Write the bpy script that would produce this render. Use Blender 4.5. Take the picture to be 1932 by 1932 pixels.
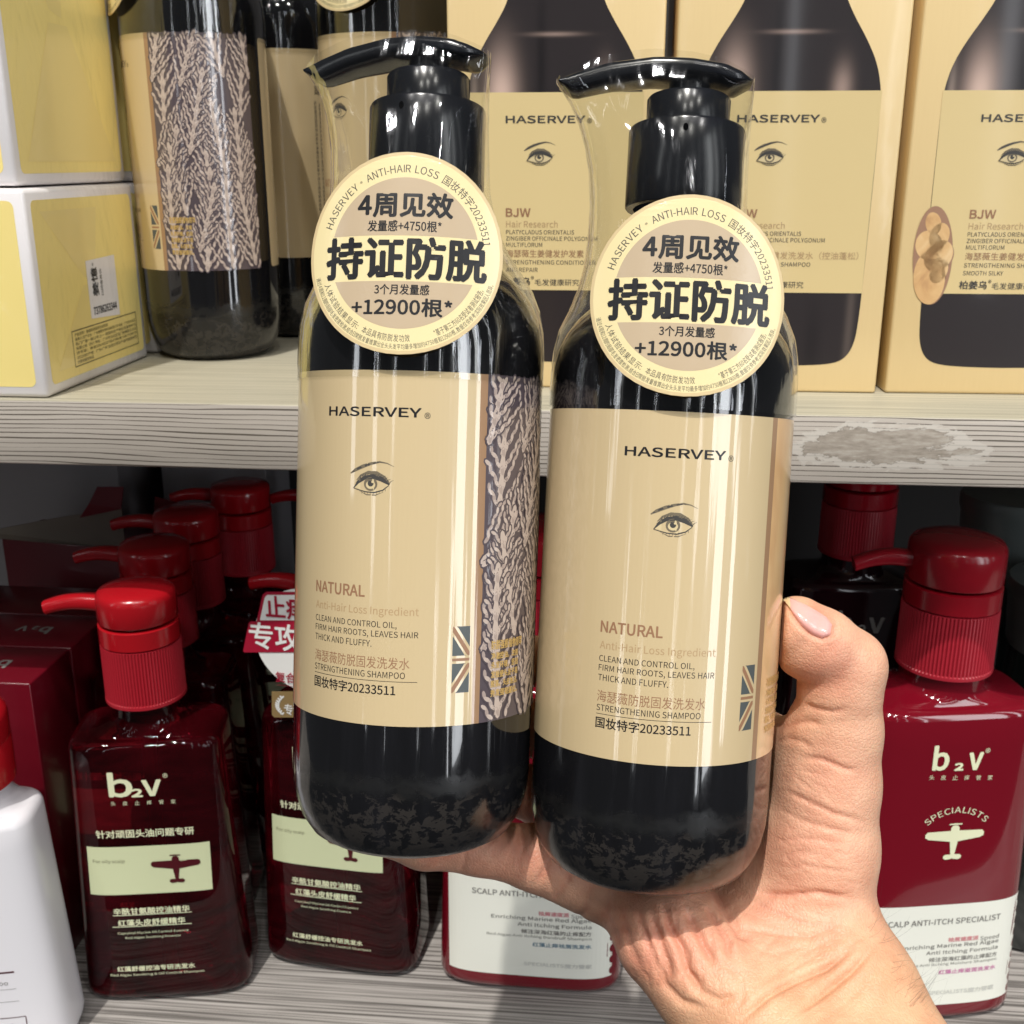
import bpy, bmesh, math, random, os
import numpy as np
from mathutils import Vector, Matrix
from mathutils.bvhtree import BVHTree

sc = bpy.context.scene
COL = sc.collection
for _o in list(bpy.data.objects):
    bpy.data.objects.remove(_o)
rad = math.radians

# ------------------------------------------------------------------ camera
FPX, TH, YA = 2095.0, rad(17.6), rad(5.1)          # focal length in px of a 1932 px wide picture
CR = np.array([math.cos(YA), math.sin(YA), 0.0])
CF = np.array([-math.sin(YA) * math.cos(TH), math.cos(YA) * math.cos(TH), -math.sin(TH)])
CU = np.cross(CR, CF)
CP = np.array([0.0, 0.0, 0.44])
cam_d = bpy.data.cameras.new('camera')
cam_d.sensor_width = 36.0
cam_d.lens = 36.0 * FPX / 1932.0
cam_d.clip_start, cam_d.clip_end = 0.01, 100.0
cam_d.dof.use_dof = True
cam_d.dof.focus_distance = 0.315
cam_d.dof.aperture_fstop = 42.0
cam = bpy.data.objects.new('camera', cam_d)
COL.objects.link(cam)
M3 = Matrix(((CR[0], CU[0], -CF[0]), (CR[1], CU[1], -CF[1]), (CR[2], CU[2], -CF[2])))
cam.matrix_world = Matrix.Translation(Vector(CP)) @ M3.to_4x4()
sc.camera = cam

# ------------------------------------------------------------------ light and exposure
world = bpy.data.worlds.new('World')
sc.world = world
world.use_nodes = True
world.node_tree.nodes['Background'].inputs[0].default_value = (0.90, 0.95, 1.0, 1)
world.node_tree.nodes['Background'].inputs[1].default_value = 0.05
sd = bpy.data.lights.new('sun', 'SUN')
sd.energy, sd.angle, sd.color = 2.7, rad(0.8), (1.0, 0.96, 0.90)
sun = bpy.data.objects.new('sun', sd)
COL.objects.link(sun)
sun.rotation_euler = Vector((0.10, 0.40, -0.92)).to_track_quat('-Z', 'Y').to_euler()

def tall_light(name, az, dist, zc, w, h, power, col=(0.93, 0.96, 1.0)):
    d = bpy.data.lights.new(name, 'AREA')
    d.shape, d.size, d.size_y, d.energy, d.color = 'RECTANGLE', w, h, power, col
    o = bpy.data.objects.new(name, d)
    COL.objects.link(o)
    a = rad(az)
    p = Vector((math.sin(a) * dist, 0.33 - math.cos(a) * dist, zc))
    o.location = p
    o.rotation_euler = (Vector((0, 0.40, 0.36)) - p).to_track_quat('-Z', 'Y').to_euler()
tall_light('window_and_streak_light', 39, 2.0, 0.85, 0.05, 1.9, 2.6)
tall_light('window_and_streak_light', 48, 2.0, 0.85, 0.34, 1.9, 14.0)
tall_light('window_and_streak_light', 62, 2.0, 0.85, 0.12, 1.9, 5.5)
tall_light('window_and_streak_light', -55, 2.6, 1.3, 0.22, 1.4, 4.0)
for az_, w_, p_ in ((12, .02, .7), (26, .03, 1.0), (-17, .025, .7), (-34, .035, 1.0), (78, .05, 1.3)):  # thin unseen strips, added to put upright streak reflections on the bottles
    tall_light('window_and_streak_light', az_, 2.1, 0.95, w_, 1.7, p_)
def shop_lamp(x, y, z, power):
    d = bpy.data.lights.new('shop_lamp', 'AREA')
    d.shape, d.size, d.energy, d.color = 'DISK', .13, power, (1, 0.975, 0.94)
    o = bpy.data.objects.new('shop_lamp', d)
    COL.objects.link(o)
    o.location = (x, y, z)
    o.rotation_euler = (Vector((0, 0.42, 0.36)) - o.location).to_track_quat('-Z', 'Y').to_euler()
for lx, ly, lz in ((-.95, -.75, 2.6), (-.25, -1.0, 2.9), (.45, -.8, 2.7), (-.6, -1.9, 2.8), (.3, -1.9, 2.9), (1.15, -1.2, 2.7)):
    shop_lamp(lx, ly, lz, 9.0)

sc.view_settings.view_transform = 'Standard'
sc.view_settings.look = 'None'
sc.view_settings.exposure = 0.0
sc.view_settings.gamma = 1.0
sc.view_settings.use_curve_mapping = False
sc.render.engine = 'CYCLES'
sc.cycles.use_denoising = True
sc.cycles.max_bounces = 10
sc.cycles.transmission_bounces = 8
sc.cycles.transparent_max_bounces = 16
sc.cycles.caustics_refractive = False
sc.cycles.caustics_reflective = False
sc.cycles.sample_clamp_indirect = 4.0

# ------------------------------------------------------------------ pixel measuring (1932 px frame of the photograph)
def ray(u, v):
    return CF + CR * (u - 966) / FPX + CU * (966 - v) / FPX
def on_plane(u, v, p0, n):
    r = ray(u, v)
    return CP + r * (np.dot(np.asarray(p0) - CP, n) / np.dot(r, n))
def at_depth(u, v, d):
    return CP + ray(u, v) * d
def srgb(r, g, b):
    f = lambda c: (c / 255 / 12.92) if c <= 10 else ((c / 255 + 0.055) / 1.055) ** 2.4
    return (f(r), f(g), f(b), 1)

# ------------------------------------------------------------------ materials
def mat(name, col, rough=0.5, spec=0.5, coat=0.0, coat_rough=0.05, trans=0.0, ior=1.45, sss=0.0, metal=0.0):
    m = bpy.data.materials.new(name)
    m.use_nodes = True
    b = m.node_tree.nodes['Principled BSDF']
    b.inputs['Base Color'].default_value = col if len(col) == 4 else (*col, 1)
    b.inputs['Roughness'].default_value = rough
    b.inputs['Specular IOR Level'].default_value = spec
    b.inputs['Coat Weight'].default_value = coat
    b.inputs['Coat Roughness'].default_value = coat_rough
    b.inputs['Transmission Weight'].default_value = trans
    b.inputs['IOR'].default_value = ior
    b.inputs['Metallic'].default_value = metal
    if sss:
        b.inputs['Subsurface Weight'].default_value = sss
        b.inputs['Subsurface Radius'].default_value = (0.004, 0.0015, 0.0008)
        b.inputs['Subsurface Scale'].default_value = 1.0
    return m
class NT:
    """small helper to write node trees"""
    def __init__(s, m):
        s.m, s.t = m, m.node_tree
        s.b = s.t.nodes['Principled BSDF']
        s.out = s.t.nodes['Material Output']
    def n(s, typ, **kw):
        nd = s.t.nodes.new(typ)
        for k, v in kw.items():
            if k.startswith('i_'):
                key = k[2:]
                key = int(key) if key.isdigit() else key
                nd.inputs[key].default_value = v
            else:
                setattr(nd, k, v)
        return nd
    def l(s, a, b):
        s.t.links.new(a, b)
    def coords(s, scale=(1, 1, 1), loc=(0, 0, 0)):
        tc = s.n('ShaderNodeTexCoord')
        mp = s.n('ShaderNodeMapping')
        mp.inputs['Scale'].default_value = scale
        mp.inputs['Location'].default_value = loc
        s.l(tc.outputs['Object'], mp.inputs['Vector'])
        return mp.outputs['Vector']
    def noise(s, vec, scale=5, detail=3, rough=0.5, dist=0.0):
        n = s.n('ShaderNodeTexNoise')
        n.inputs['Scale'].default_value = scale
        n.inputs['Detail'].default_value = detail
        n.inputs['Roughness'].default_value = rough
        n.inputs['Distortion'].default_value = dist
        s.l(vec, n.inputs['Vector'])
        return n.outputs['Fac']
    def ramp(s, fac, stops, interp='LINEAR'):
        r = s.n('ShaderNodeValToRGB')
        r.color_ramp.interpolation = interp
        e = r.color_ramp.elements
        while len(e) < len(stops):
            e.new(0.5)
        for k, (p, c) in enumerate(stops):
            e[k].position = p
            e[k].color = c if len(c) == 4 else (*c, 1)
        s.l(fac, r.inputs['Fac'])
        return r.outputs['Color']
    def math(s, op, a, b=None, clamp=False):
        n = s.n('ShaderNodeMath', operation=op, use_clamp=clamp)
        for k, x in enumerate((a, b)):
            if x is None:
                continue
            if isinstance(x, (int, float)):
                n.inputs[k].default_value = x
            else:
                s.l(x, n.inputs[k])
        return n.outputs[0]
    def mix(s, fac, a, b, mode='MIX'):
        n = s.n('ShaderNodeMix', data_type='RGBA', blend_type=mode)
        for k, x in ((0, fac), (6, a), (7, b)):
            if isinstance(x, (int, float)):
                n.inputs[k].default_value = x
            elif isinstance(x, tuple):
                n.inputs[k].default_value = x if len(x) == 4 else (*x, 1)
            else:
                s.l(x, n.inputs[k])
        return n.outputs[2]
    def bump(s, h, strength=0.3, dist=0.001):
        b = s.n('ShaderNodeBump')
        b.inputs['Strength'].default_value = strength
        b.inputs['Distance'].default_value = dist
        s.l(h, b.inputs['Height'])
        return b.outputs['Normal']
    def sep(s, vec):
        n = s.n('ShaderNodeSeparateXYZ')
        s.l(vec, n.inputs[0])
        return n.outputs

WHITE, BLACK = (1, 1, 1, 1), (0, 0, 0, 1)

# ------------------------------------------------------------------ mesh helpers
def link_mesh(name, verts, faces, mats, parent=None, smooth=True, midx=None, sharp=None):
    me = bpy.data.meshes.new(name)
    me.from_pydata([tuple(map(float, v)) for v in verts], [], [tuple(f) for f in faces])
    for m in (mats if isinstance(mats, (list, tuple)) else [mats]):
        me.materials.append(m)
    if midx is not None:
        me.polygons.foreach_set('material_index', midx)
    if smooth:
        me.polygons.foreach_set('use_smooth', [True] * len(me.polygons))
        if sharp is not None:
            me.set_sharp_from_angle(angle=rad(sharp))
    me.update()
    o = bpy.data.objects.new(name, me)
    COL.objects.link(o)
    if parent is not None:
        o.parent = parent
    return o
def thing(name, label, cat, loc=(0, 0, 0), rz=0.0, group=None):
    o = bpy.data.objects.new(name, None)
    COL.objects.link(o)
    o.empty_display_size = 0.01
    o.location = loc
    o.rotation_euler = (0, 0, rz)
    o['label'], o['category'] = label, cat
    if group:
        o['group'] = group
    return o
def copy_tree(o, parent=None):
    c = o.copy()
    COL.objects.link(c)
    if parent is not None:
        c.parent = parent
    for ch in [x for x in bpy.data.objects if x.parent == o]:
        copy_tree(ch, c)
    return c
def lathe(profile, seg=64, cap0=False, cap1=False):
    v, f = [], []
    n = len(profile)
    for (r, z) in profile:
        for k in range(seg):
            a = 2 * math.pi * k / seg
            v.append((r * math.sin(a), -r * math.cos(a), z))
    for i in range(n - 1):
        for k in range(seg):
            k2 = (k + 1) % seg
            f.append((i * seg + k, i * seg + k2, (i + 1) * seg + k2, (i + 1) * seg + k))
    if cap0:
        f.append(tuple(range(seg))[::-1])
    if cap1:
        f.append(tuple((n - 1) * seg + k for k in range(seg)))
    return v, f
def loft(rings, cap0=True, cap1=True):
    v, f = [], []
    seg = len(rings[0])
    for r in rings:
        v += r
    for i in range(len(rings) - 1):
        for k in range(seg):
            k2 = (k + 1) % seg
            f.append((i * seg + k, i * seg + k2, (i + 1) * seg + k2, (i + 1) * seg + k))
    if cap0:
        f.append(tuple(range(seg))[::-1])
    if cap1:
        f.append(tuple((len(rings) - 1) * seg + k for k in range(seg)))
    return v, f
def sc_mm(v):
    return [(x * .001, y * .001, z * .001) for x, y, z in v]
def super_ring(a, b, n, z, seg=72, cx=0.0):
    out = []
    for k in range(seg):
        t = 2 * math.pi * k / seg - math.pi / 2
        c, s = math.cos(t), math.sin(t)
        out.append((cx + a * math.copysign(abs(c) ** (2 / n), c), b * math.copysign(abs(s) ** (2 / n), s), z))
    return out
def rounded_box(name, sx, sy, sz, r, mats, parent, centre=(0, 0, 0)):
    bm = bmesh.new()
    bmesh.ops.create_cube(bm, size=1)
    bmesh.ops.scale(bm, vec=(sx, sy, sz), verts=bm.verts)
    bmesh.ops.bevel(bm, geom=list(bm.edges), offset=r, segments=2, affect='EDGES', profile=0.5)
    bmesh.ops.translate(bm, vec=centre, verts=bm.verts)
    me = bpy.data.meshes.new(name)
    bm.to_mesh(me)
    bm.free()
    for m in (mats if isinstance(mats, (list, tuple)) else [mats]):
        me.materials.append(m)
    me.polygons.foreach_set('use_smooth', [True] * len(me.polygons))
    me.set_sharp_from_angle(angle=rad(50))
    o = bpy.data.objects.new(name, me)
    COL.objects.link(o)
    o.parent = parent
    return o

# ------------------------------------------------------------------ printed art and writing
try:
    FONT = bpy.data.fonts.load(os.path.join(bpy.utils.system_resource('DATAFILES'), 'fonts', 'Noto Sans CJK Regular.woff2'))
except Exception:
    FONT = None                                     # the built-in font falls back to the same glyphs
_tc = {}
TXT = bpy.data.scenes.new('lettering_desk')       # text is turned into meshes in an empty side scene, removed at the end
def text_run(s, latin):
    c = bpy.data.curves.new('t', 'FONT')
    if FONT and latin:
        c.font = FONT
    c.body, c.size, c.resolution_u = s, 1, 3
    o = bpy.data.objects.new('t', c)
    TXT.collection.objects.link(o)
    with bpy.context.temp_override(scene=TXT, view_layer=TXT.view_layers[0]):
        dg = bpy.context.evaluated_depsgraph_get()
        dg.update()
        me = bpy.data.meshes.new_from_object(o.evaluated_get(dg))
    v = np.array([(p.co.x, p.co.y) for p in me.vertices]) if len(me.vertices) else np.zeros((0, 2))
    f = [tuple(p.vertices) for p in me.polygons]
    bpy.data.objects.remove(o)
    bpy.data.curves.remove(c)
    bpy.data.meshes.remove(me)
    return v, f
_ref = {}
def text2d(s):
    """glyph outlines scaled so that a capital H is 1 high; Chinese and Latin runs are set side by side"""
    if s in _tc:
        return _tc[s]
    if not _ref:
        for k, ch in ((True, 'H'), (False, '国')):
            v, _ = text_run(ch, k)
            _ref[k] = (v[:, 1].min(), np.ptp(v[:, 1]))
    runs, cur, cl = [], '', None
    for ch in s:
        lat = ord(ch) < 256
        if cur and lat != cl:
            runs.append((cur, cl))
            cur = ''
        cur, cl = cur + ch, lat
    if cur:
        runs.append((cur, cl))
    V, F, x, nv = [], [], 0.0, 0
    for r, lat in runs:
        v, f = text_run(r, lat)
        if not len(v):
            x += .4
            continue
        y0, hh = _ref[lat]
        v = (v - (v[:, 0].min(), y0)) / hh
        if not lat:
            v = v * 1.22 - (0, .13)
        v = v + (x, 0)
        V.append(v)
        F += [tuple(i + nv for i in q) for q in f]
        nv += len(v)
        x = v[:, 0].max() + .14
    _tc[s] = (np.concatenate(V) if V else np.zeros((0, 2)), F)
    return _tc[s]
class Art:
    def __init__(s):
        s.v, s.f, s.m, s.uv = [], [], [], []
    def raw(s, pts, faces, m, layer):
        b = len(s.v)
        s.v += [(float(p[0]), float(p[1]), float(layer)) for p in pts]
        s.f += [tuple(b + i for i in f) for f in faces]
        s.m += [m] * len(faces)
    def poly(s, pts, m, layer=1):
        s.raw(pts, [tuple(range(len(pts)))], m, layer)
    def grid(s, x0, x1, y0, y1, m, layer=0, nx=40, ny=2):
        pts = [(x0 + (x1 - x0) * i / nx, y0 + (y1 - y0) * j / ny) for j in range(ny + 1) for i in range(nx + 1)]
        fs = [(j * (nx + 1) + i, j * (nx + 1) + i + 1, (j + 1) * (nx + 1) + i + 1, (j + 1) * (nx + 1) + i) for j in range(ny) for i in range(nx)]
        s.raw(pts, fs, m, layer)
    def quad(s, c, m, layer=0, nx=24, ny=6):
        """bilinear patch: corners tl, tr, br, bl"""
        tl, tr, br, bl = [np.array(p, float) for p in c]
        pts = [tuple((bl * (1 - a) + br * a) * (1 - b) + (tl * (1 - a) + tr * a) * b) for b in np.linspace(0, 1, ny + 1) for a in np.linspace(0, 1, nx + 1)]
        fs = [(j * (nx + 1) + i, j * (nx + 1) + i + 1, (j + 1) * (nx + 1) + i + 1, (j + 1) * (nx + 1) + i) for j in range(ny) for i in range(nx)]
        s.raw(pts, fs, m, layer)
    def disc(s, x, y, rx, ry, m, layer=1, n=20, rot=0.0):
        c, q = math.cos(rot), math.sin(rot)
        s.poly([(x + rx * math.cos(t) * c - ry * math.sin(t) * q, y + rx * math.cos(t) * q + ry * math.sin(t) * c) for t in np.linspace(0, 2 * math.pi, n, endpoint=False)], m, layer)
    def stroke(s, pts, ws, m, layer=1):
        p = np.array(pts, float)
        if isinstance(ws, (int, float)):
            ws = [ws] * len(p)
        d = np.gradient(p, axis=0)
        d /= np.maximum(np.linalg.norm(d, axis=1, keepdims=True), 1e-9)
        nn = np.stack([-d[:, 1], d[:, 0]], 1) * np.array(ws)[:, None] / 2
        a, b = p + nn, p - nn
        k = len(p)
        s.raw(list(a) + list(b), [(i, k + i, k + i + 1, i + 1) for i in range(k - 1)], m, layer)
    def text(s, t, x, y, m, layer=2, w=None, h=None, align='L', bold=0.0, rot=0.0, skew=0.0):
        v, f = text2d(t)
        if not len(v):
            return
        lo, hi = v.min(0), v.max(0)
        sz = np.maximum(hi - lo, 1e-6)
        sy = h / sz[1] if h else w / sz[0]
        sx = w / sz[0] if w else sy
        q = (v - (lo + hi) / 2) * (sx, sy)
        if align == 'L':
            q = q + (sz[0] * sx / 2, 0)
        elif align == 'R':
            q = q - (sz[0] * sx / 2, 0)
        q = np.stack([q[:, 0], q[:, 1] + skew * q[:, 0]], 1)
        c, g = math.cos(rot), math.sin(rot)
        q = np.stack([q[:, 0] * c - q[:, 1] * g, q[:, 0] * g + q[:, 1] * c], 1) + (x, y)
        s.raw(q, f, m, layer)
        if bold:
            for k in range(6):
                a = k * math.pi / 3
                s.raw(q + (bold * math.cos(a), bold * math.sin(a)), f, m, layer + 0.05 * (k + 1))
    def arc(s, t, cx, cy, r, a0, a1, h, m, layer=2, inside=False, bold=0.0):
        """writing along a circle, angles clockwise from the top in degrees; inside=True reads along the bottom"""
        gl, tot = [], 0.0
        hh = 1.0
        for ch in t:
            v, f = text2d(ch)
            if len(v):
                adv = np.ptp(v[:, 0]) / hh + 0.16
                gl.append((v, f, adv))
            else:
                adv = 0.45
                gl.append((None, None, adv))
            tot += adv
        pos = 0.0
        span = a1 - a0
        kx = abs(rad(span)) * r / (tot * h)
        for v, f, adv in gl:
            mid = (pos + adv / 2) / tot
            pos += adv
            if v is None:
                continue
            a = rad(a0 + span * mid)
            cxg = (v[:, 0].min() + v[:, 0].max()) / 2
            q = np.stack([(v[:, 0] - cxg) / hh * h * min(kx, 1.25), (v[:, 1] - hh / 2) / hh * h], 1)
            th = -a if not inside else math.pi - a
            c, g = math.cos(th), math.sin(th)
            q = np.stack([q[:, 0] * c - q[:, 1] * g, q[:, 0] * g + q[:, 1] * c], 1) + (cx + r * math.sin(a), cy + r * math.cos(a))
            s.raw(q, f, m, layer)
    def build(s, name, fn, mats, parent=None, eps=0.00008):
        vs = [fn(x * .001, y * .001, L * eps) for x, y, L in s.v]
        return link_mesh(name, vs, s.f, mats, parent, smooth=False, midx=s.m)
def cyl_map(r, z0, xoff=0.0):
    def f(x, y, o):
        a = (x + xoff) / r
        return ((r + o) * math.sin(a), -(r + o) * math.cos(a), z0 + y)
    return f
def draw_eye(A, x, y, w, dark, mid, pale, L=2):
    """pencil drawing of an eye with its brow; w = width of the eye"""
    k = w / 10.0
    T = lambda pts: [(x + px * k, y + py * k) for px, py in pts]
    A.stroke(T([(-6.2, 2.6), (-4.6, 3.6), (-2.4, 4.6), (0, 5.4), (2.4, 5.9), (4.4, 5.6), (6.4, 4.7)]), [w * k_ for k_ in (.03, .09, .10, .075, .05, .03, .008)], mid, L)
    A.stroke(T([(-5.6, 3.0), (-3.6, 4.1), (-1.2, 5.0), (1.2, 5.6), (3, 5.75)]), [w * k_ for k_ in (.02, .05, .05, .03, .01)], dark, L + .3)
    A.poly(T([(-4.9, -1.1), (-3.6, .35), (-1.6, 1.5), (.6, 1.75), (3, 1.1), (4.9, -.3), (3.2, -1.5), (.8, -2.1), (-1.8, -1.9), (-3.6, -1.4)]), pale, L)
    A.stroke(T([(-4.3, .8), (-3, 2.1), (-.8, 3.0), (1.6, 2.9), (3.8, 1.7), (5.0, .4)]), [w * k_ for k_ in (.02, .06, .09, .10, .10, .05)], mid, L + .2)
    A.poly(T([(-4.6, .1), (-3.3, 1.5), (-.9, 2.6), (1.6, 2.6), (3.8, 1.5), (5.1, .2), (3, 1.2), (.6, 1.75), (-1.6, 1.5), (-3.6, .3)]), mid, L + .1)
    A.stroke(T([(-3.4, -2.0), (-1.2, -3.0), (1.4, -3.0), (3.6, -2.1)]), [w * k_ for k_ in (.005, .03, .03, .005)], mid, L + .1)
    A.disc(x - .1 * k, y - .1 * k, 1.95 * k, 1.85 * k, mid, L + .4)
    A.disc(x - .1 * k, y - .3 * k, 1.35 * k, 1.1 * k, pale, L + .6)
    A.disc(x - .1 * k, y + .1 * k, .85 * k, .85 * k, dark, L + .8)
    A.disc(x + .45 * k, y + .5 * k, .35 * k, .3 * k, pale, L + 1)
    A.stroke(T([(-5.2, -1.35), (-3.8, .3), (-1.8, 1.6), (.6, 1.95), (3, 1.3), (5.2, -.1)]), [w * k_ for k_ in (.02, .08, .11, .13, .13, .04)], dark, L + 1.2)
    A.stroke(T([(-5.2, -1.35), (-3.6, -1.75), (-1.6, -2.2), (1, -2.35), (3.4, -1.6), (5.0, -.3)]), [w * k_ for k_ in (.02, .025, .03, .035, .035, .02)], dark, L + 1.2)
    for q in range(13):
        t = q / 12
        bx, by = -3.2 + 8.2 * t, 1.0 + 1.0 * math.sin(math.pi * (t * .8 + .1)) - 1.2 * t * t
        A.stroke(T([(bx, by), (bx + .1 + .5 * t, by + .7), (bx + .15 + 1.2 * t, by + 1.1 + .2 * math.sin(q))]), [w * .022, w * .014, w * .004], dark, L + 1.4)
    for q in range(9):
        t = q / 8
        bx, by = -2.6 + 6.6 * t, -2.1 - .2 * math.sin(math.pi * t) + .9 * t * t
        A.stroke(T([(bx, by), (bx + .25 * (t - .2), by - .75)]), [w * .016, w * .004], dark, L + 1.4)
def draw_plane(A, cx, cy, w, m, L=2):
    k = w / 20.0
    T = lambda pts: [(cx + px * k, cy + py * k) for px, py in pts]
    def sym(h):
        return h + [(-x, y) for x, y in h[::-1]]
    A.poly(T(sym([(0, 4.2), (9.2, 4.0), (9.9, 3.2), (9.9, 2.0), (8.8, 1.3), (1.6, .2), (0, .1)])), m, L)
    A.poly(T(sym([(0, 6.1), (.9, 6.0), (1.4, 5.2), (1.5, 3.5), (1.3, 0), (.6, -5.2), (0, -5.2)])), m, L + .15)
    A.poly(T(sym([(0, -4.6), (2.4, -4.6), (3.1, -5.2), (3.0, -6.0), (2.2, -6.5), (.4, -6.3), (0, -6.0)])), m, L + .3)
    A.poly(T(sym([(0, 6.9), (2.2, 6.75), (2.2, 6.35), (0, 6.3)])), m, L + .45)

INK = mat('black_ink', (.012, .012, .014), .35)
INK_SOFT = mat('grey_ink', (.055, .052, .048), .4)
INK_BROWN = mat('brown_ink', srgb(150, 112, 84), .4)
INK_TAN = mat('tan_ink', srgb(176, 146, 108), .4)
INK_GREY = mat('pale_grey_ink', srgb(120, 118, 110), .45)

# ------------------------------------------------------------------ wood-grain laminate
def wood(name, light, dark, top):
    m = mat(name, light, .42, .4)
    t = NT(m)
    zc = t.math('ADD', t.sep(t.coords())[2], t.sep(t.coords())[1])
    warp = t.noise(t.coords((7, 55, 55)), 1.0, 2)
    warp2 = t.noise(t.coords((28, 130, 130), (2, 5, 1)), 1.0, 2)
    ph = t.math('ADD', t.math('MULTIPLY', zc, 2 * math.pi / .00215), t.math('ADD', t.math('MULTIPLY', warp, 15.0), t.math('MULTIPLY', warp2, 2.6)))
    sv = t.math('ABSOLUTE', t.math('SINE', t.math('MULTIPLY', ph, .5)))
    brk = t.noise(t.coords((9, 420, 420), (4, 1, 7)), 1.0, 3)
    wid = t.math('MULTIPLY', t.math('SUBTRACT', brk, .24), 1.05)
    lines = t.ramp(t.math('ADD', t.math('SUBTRACT', sv, wid), .5), [(.0, BLACK), (.46, (.08, .08, .08)), (.56, WHITE)])
    n2 = t.noise(t.coords((14, 900, 900), (3, 1, 2)), 1.0, 3)
    fine = t.ramp(n2, [(.3, (.80, .80, .80)), (.7, (1, 1, 1))])
    body = t.mix(lines, dark, light)
    body = t.mix(.7, body, fine, 'MULTIPLY')
    n3 = t.noise(t.coords((4, 9, 9)), 2.0, 3)
    body = t.mix(t.math('MULTIPLY', n3, .18), body, top)
    # upward faces are much paler and finer grained
    geo = t.n('ShaderNodeNewGeometry')
    up = t.sep(geo.outputs['Normal'])[2]
    upf = t.math('GREATER_THAN', up, .5)
    tn = t.noise(t.coords((1.6, 230, 1)), 3.2, 3)
    topc = t.mix(t.ramp(tn, [(.35, (0, 0, 0)), (.6, (1, 1, 1))]), tuple(c * .62 for c in top[:3]), top)
    return m, t, body, upf, topc
WOOD_UP, t, body, upf, topc = wood('pale_wood_laminate', srgb(192, 183, 173), srgb(72, 64, 57), srgb(182, 176, 156))
# worn place on the front edge: paper torn off the laminate (object space of the board)
cx = t.sep(t.coords())
ex = t.math('DIVIDE', t.math('SUBTRACT', cx[0], .118), .041)
ez = t.math('DIVIDE', t.math('SUBTRACT', cx[2], .0165), .0105)
dd = t.math('ADD', t.math('MULTIPLY', ex, ex), t.math('MULTIPLY', ez, ez))
wn = t.noise(t.coords((34, 34, 95)), 1.0, 7, .66, .3)
edge = t.math('ADD', dd, t.math('MULTIPLY', t.math('SUBTRACT', wn, .5), 3.4))
worn = t.ramp(edge, [(.0, WHITE), (.62, WHITE), (.66, BLACK)])
halo = t.ramp(edge, [(.0, WHITE), (1.0, WHITE), (1.0, BLACK)], 'CONSTANT')
paper = t.ramp(t.noise(t.coords((160, 160, 700)), 1.0, 6, .65), [(.32, srgb(140, 131, 119)), (.52, srgb(164, 155, 143)), (.70, srgb(182, 175, 164))])
rim = t.ramp(edge, [(.0, BLACK), (.58, BLACK), (.63, WHITE), (.67, BLACK)])  # dark ring: shadow of the chip's edge painted into the colour
body = t.mix(t.math('MULTIPLY', halo, .75), body, srgb(198, 192, 182))
body = t.mix(worn, body, paper)
body = t.mix(t.math('MULTIPLY', rim, .55), body, srgb(92, 84, 74))
t.l(t.mix(upf, body, topc), t.b.inputs['Base Color'])
t.l(t.bump(worn, -.35, .0006), t.b.inputs['Normal'])
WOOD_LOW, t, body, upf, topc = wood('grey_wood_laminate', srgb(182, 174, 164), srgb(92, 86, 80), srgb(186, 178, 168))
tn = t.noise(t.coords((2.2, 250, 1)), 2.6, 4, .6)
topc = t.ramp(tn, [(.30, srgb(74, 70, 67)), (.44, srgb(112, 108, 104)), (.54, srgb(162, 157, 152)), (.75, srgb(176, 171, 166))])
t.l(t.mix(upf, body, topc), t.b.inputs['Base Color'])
BACK = mat('dark_back_board', (.035, .033, .033), .7, .2)

unit = thing('shop_shelf', 'pale wood-grain shop shelf unit with a chipped front edge on the upper board', 'shelf')
rounded_box('upper_board', 1.7, .52, .030, .0008, WOOD_UP, unit, (0, 0, 0)).location = (0, .47 + .26, .322)
# the worn place is written in board space: x as in the room, z from the board's lower edge
for o in [x for x in bpy.data.objects if x.name == 'upper_board']:
    o.data.transform(Matrix.Translation((0, 0, .015)))
    o.location.z = .307
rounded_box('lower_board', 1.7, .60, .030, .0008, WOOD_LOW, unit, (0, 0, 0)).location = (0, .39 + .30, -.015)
rounded_box('back_panel', 1.7, .012, .80, .001, BACK, unit, (0, 0, 0)).location = (0, .86, .30)

# ------------------------------------------------------------------ the shampoo bottle (held pair and shelf bottles)
BLACK_PL = mat('black_pump_plastic', (.010, .011, .014), .20, .5)
BODY = mat('black_shampoo_bottle', (.010, .010, .013), .10, .5, 1.0, .025)
t = NT(BODY)
co = t.sep(t.coords())
z = co[2]
# where the shrink film clings to the base it shows ragged wet-looking islands
n1 = t.noise(t.coords((260, 260, 340)), 1.0, 7, .70, .5)
zz = t.math('DIVIDE', z, .020)
low = t.math('SUBTRACT', 1.0, zz, True)
isl = t.ramp(t.math('ADD', n1, t.math('MULTIPLY', low, .10)), [(.0, BLACK), (.53, BLACK), (.56, WHITE)])
isl = t.math('MULTIPLY', isl, t.ramp(z, [(0, WHITE), (.021, WHITE), (.0255, BLACK)]))
rag = t.math('ADD', z, t.math('MULTIPLY', t.math('SUBTRACT', t.noise(t.coords((160, 160, 160)), 1.0, 4), .5), .010))
band = t.ramp(rag, [(0, BLACK), (.0195, BLACK), (.0202, WHITE), (.0242, WHITE), (.0248, BLACK)])
base = t.mix(isl, (.006, .006, .007), (.026, .023, .021))
base = t.mix(band, base, (.006, .006, .006))
haze = t.noise(t.coords((38, 38, 3)), 3.0, 4, .6)
base = t.mix(t.math('MULTIPLY', t.ramp(haze, [(.45, BLACK), (.80, WHITE)]), .16), base, (.04, .04, .05))
t.l(base, t.b.inputs['Base Color'])
spk = t.noise(t.coords((900, 900, 900)), 1.0, 2)
ro = t.math('ADD', t.math('MULTIPLY', spk, .07), t.math('ADD', t.math('MULTIPLY', band, .35), t.math('MULTIPLY', low, .22)))
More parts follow.
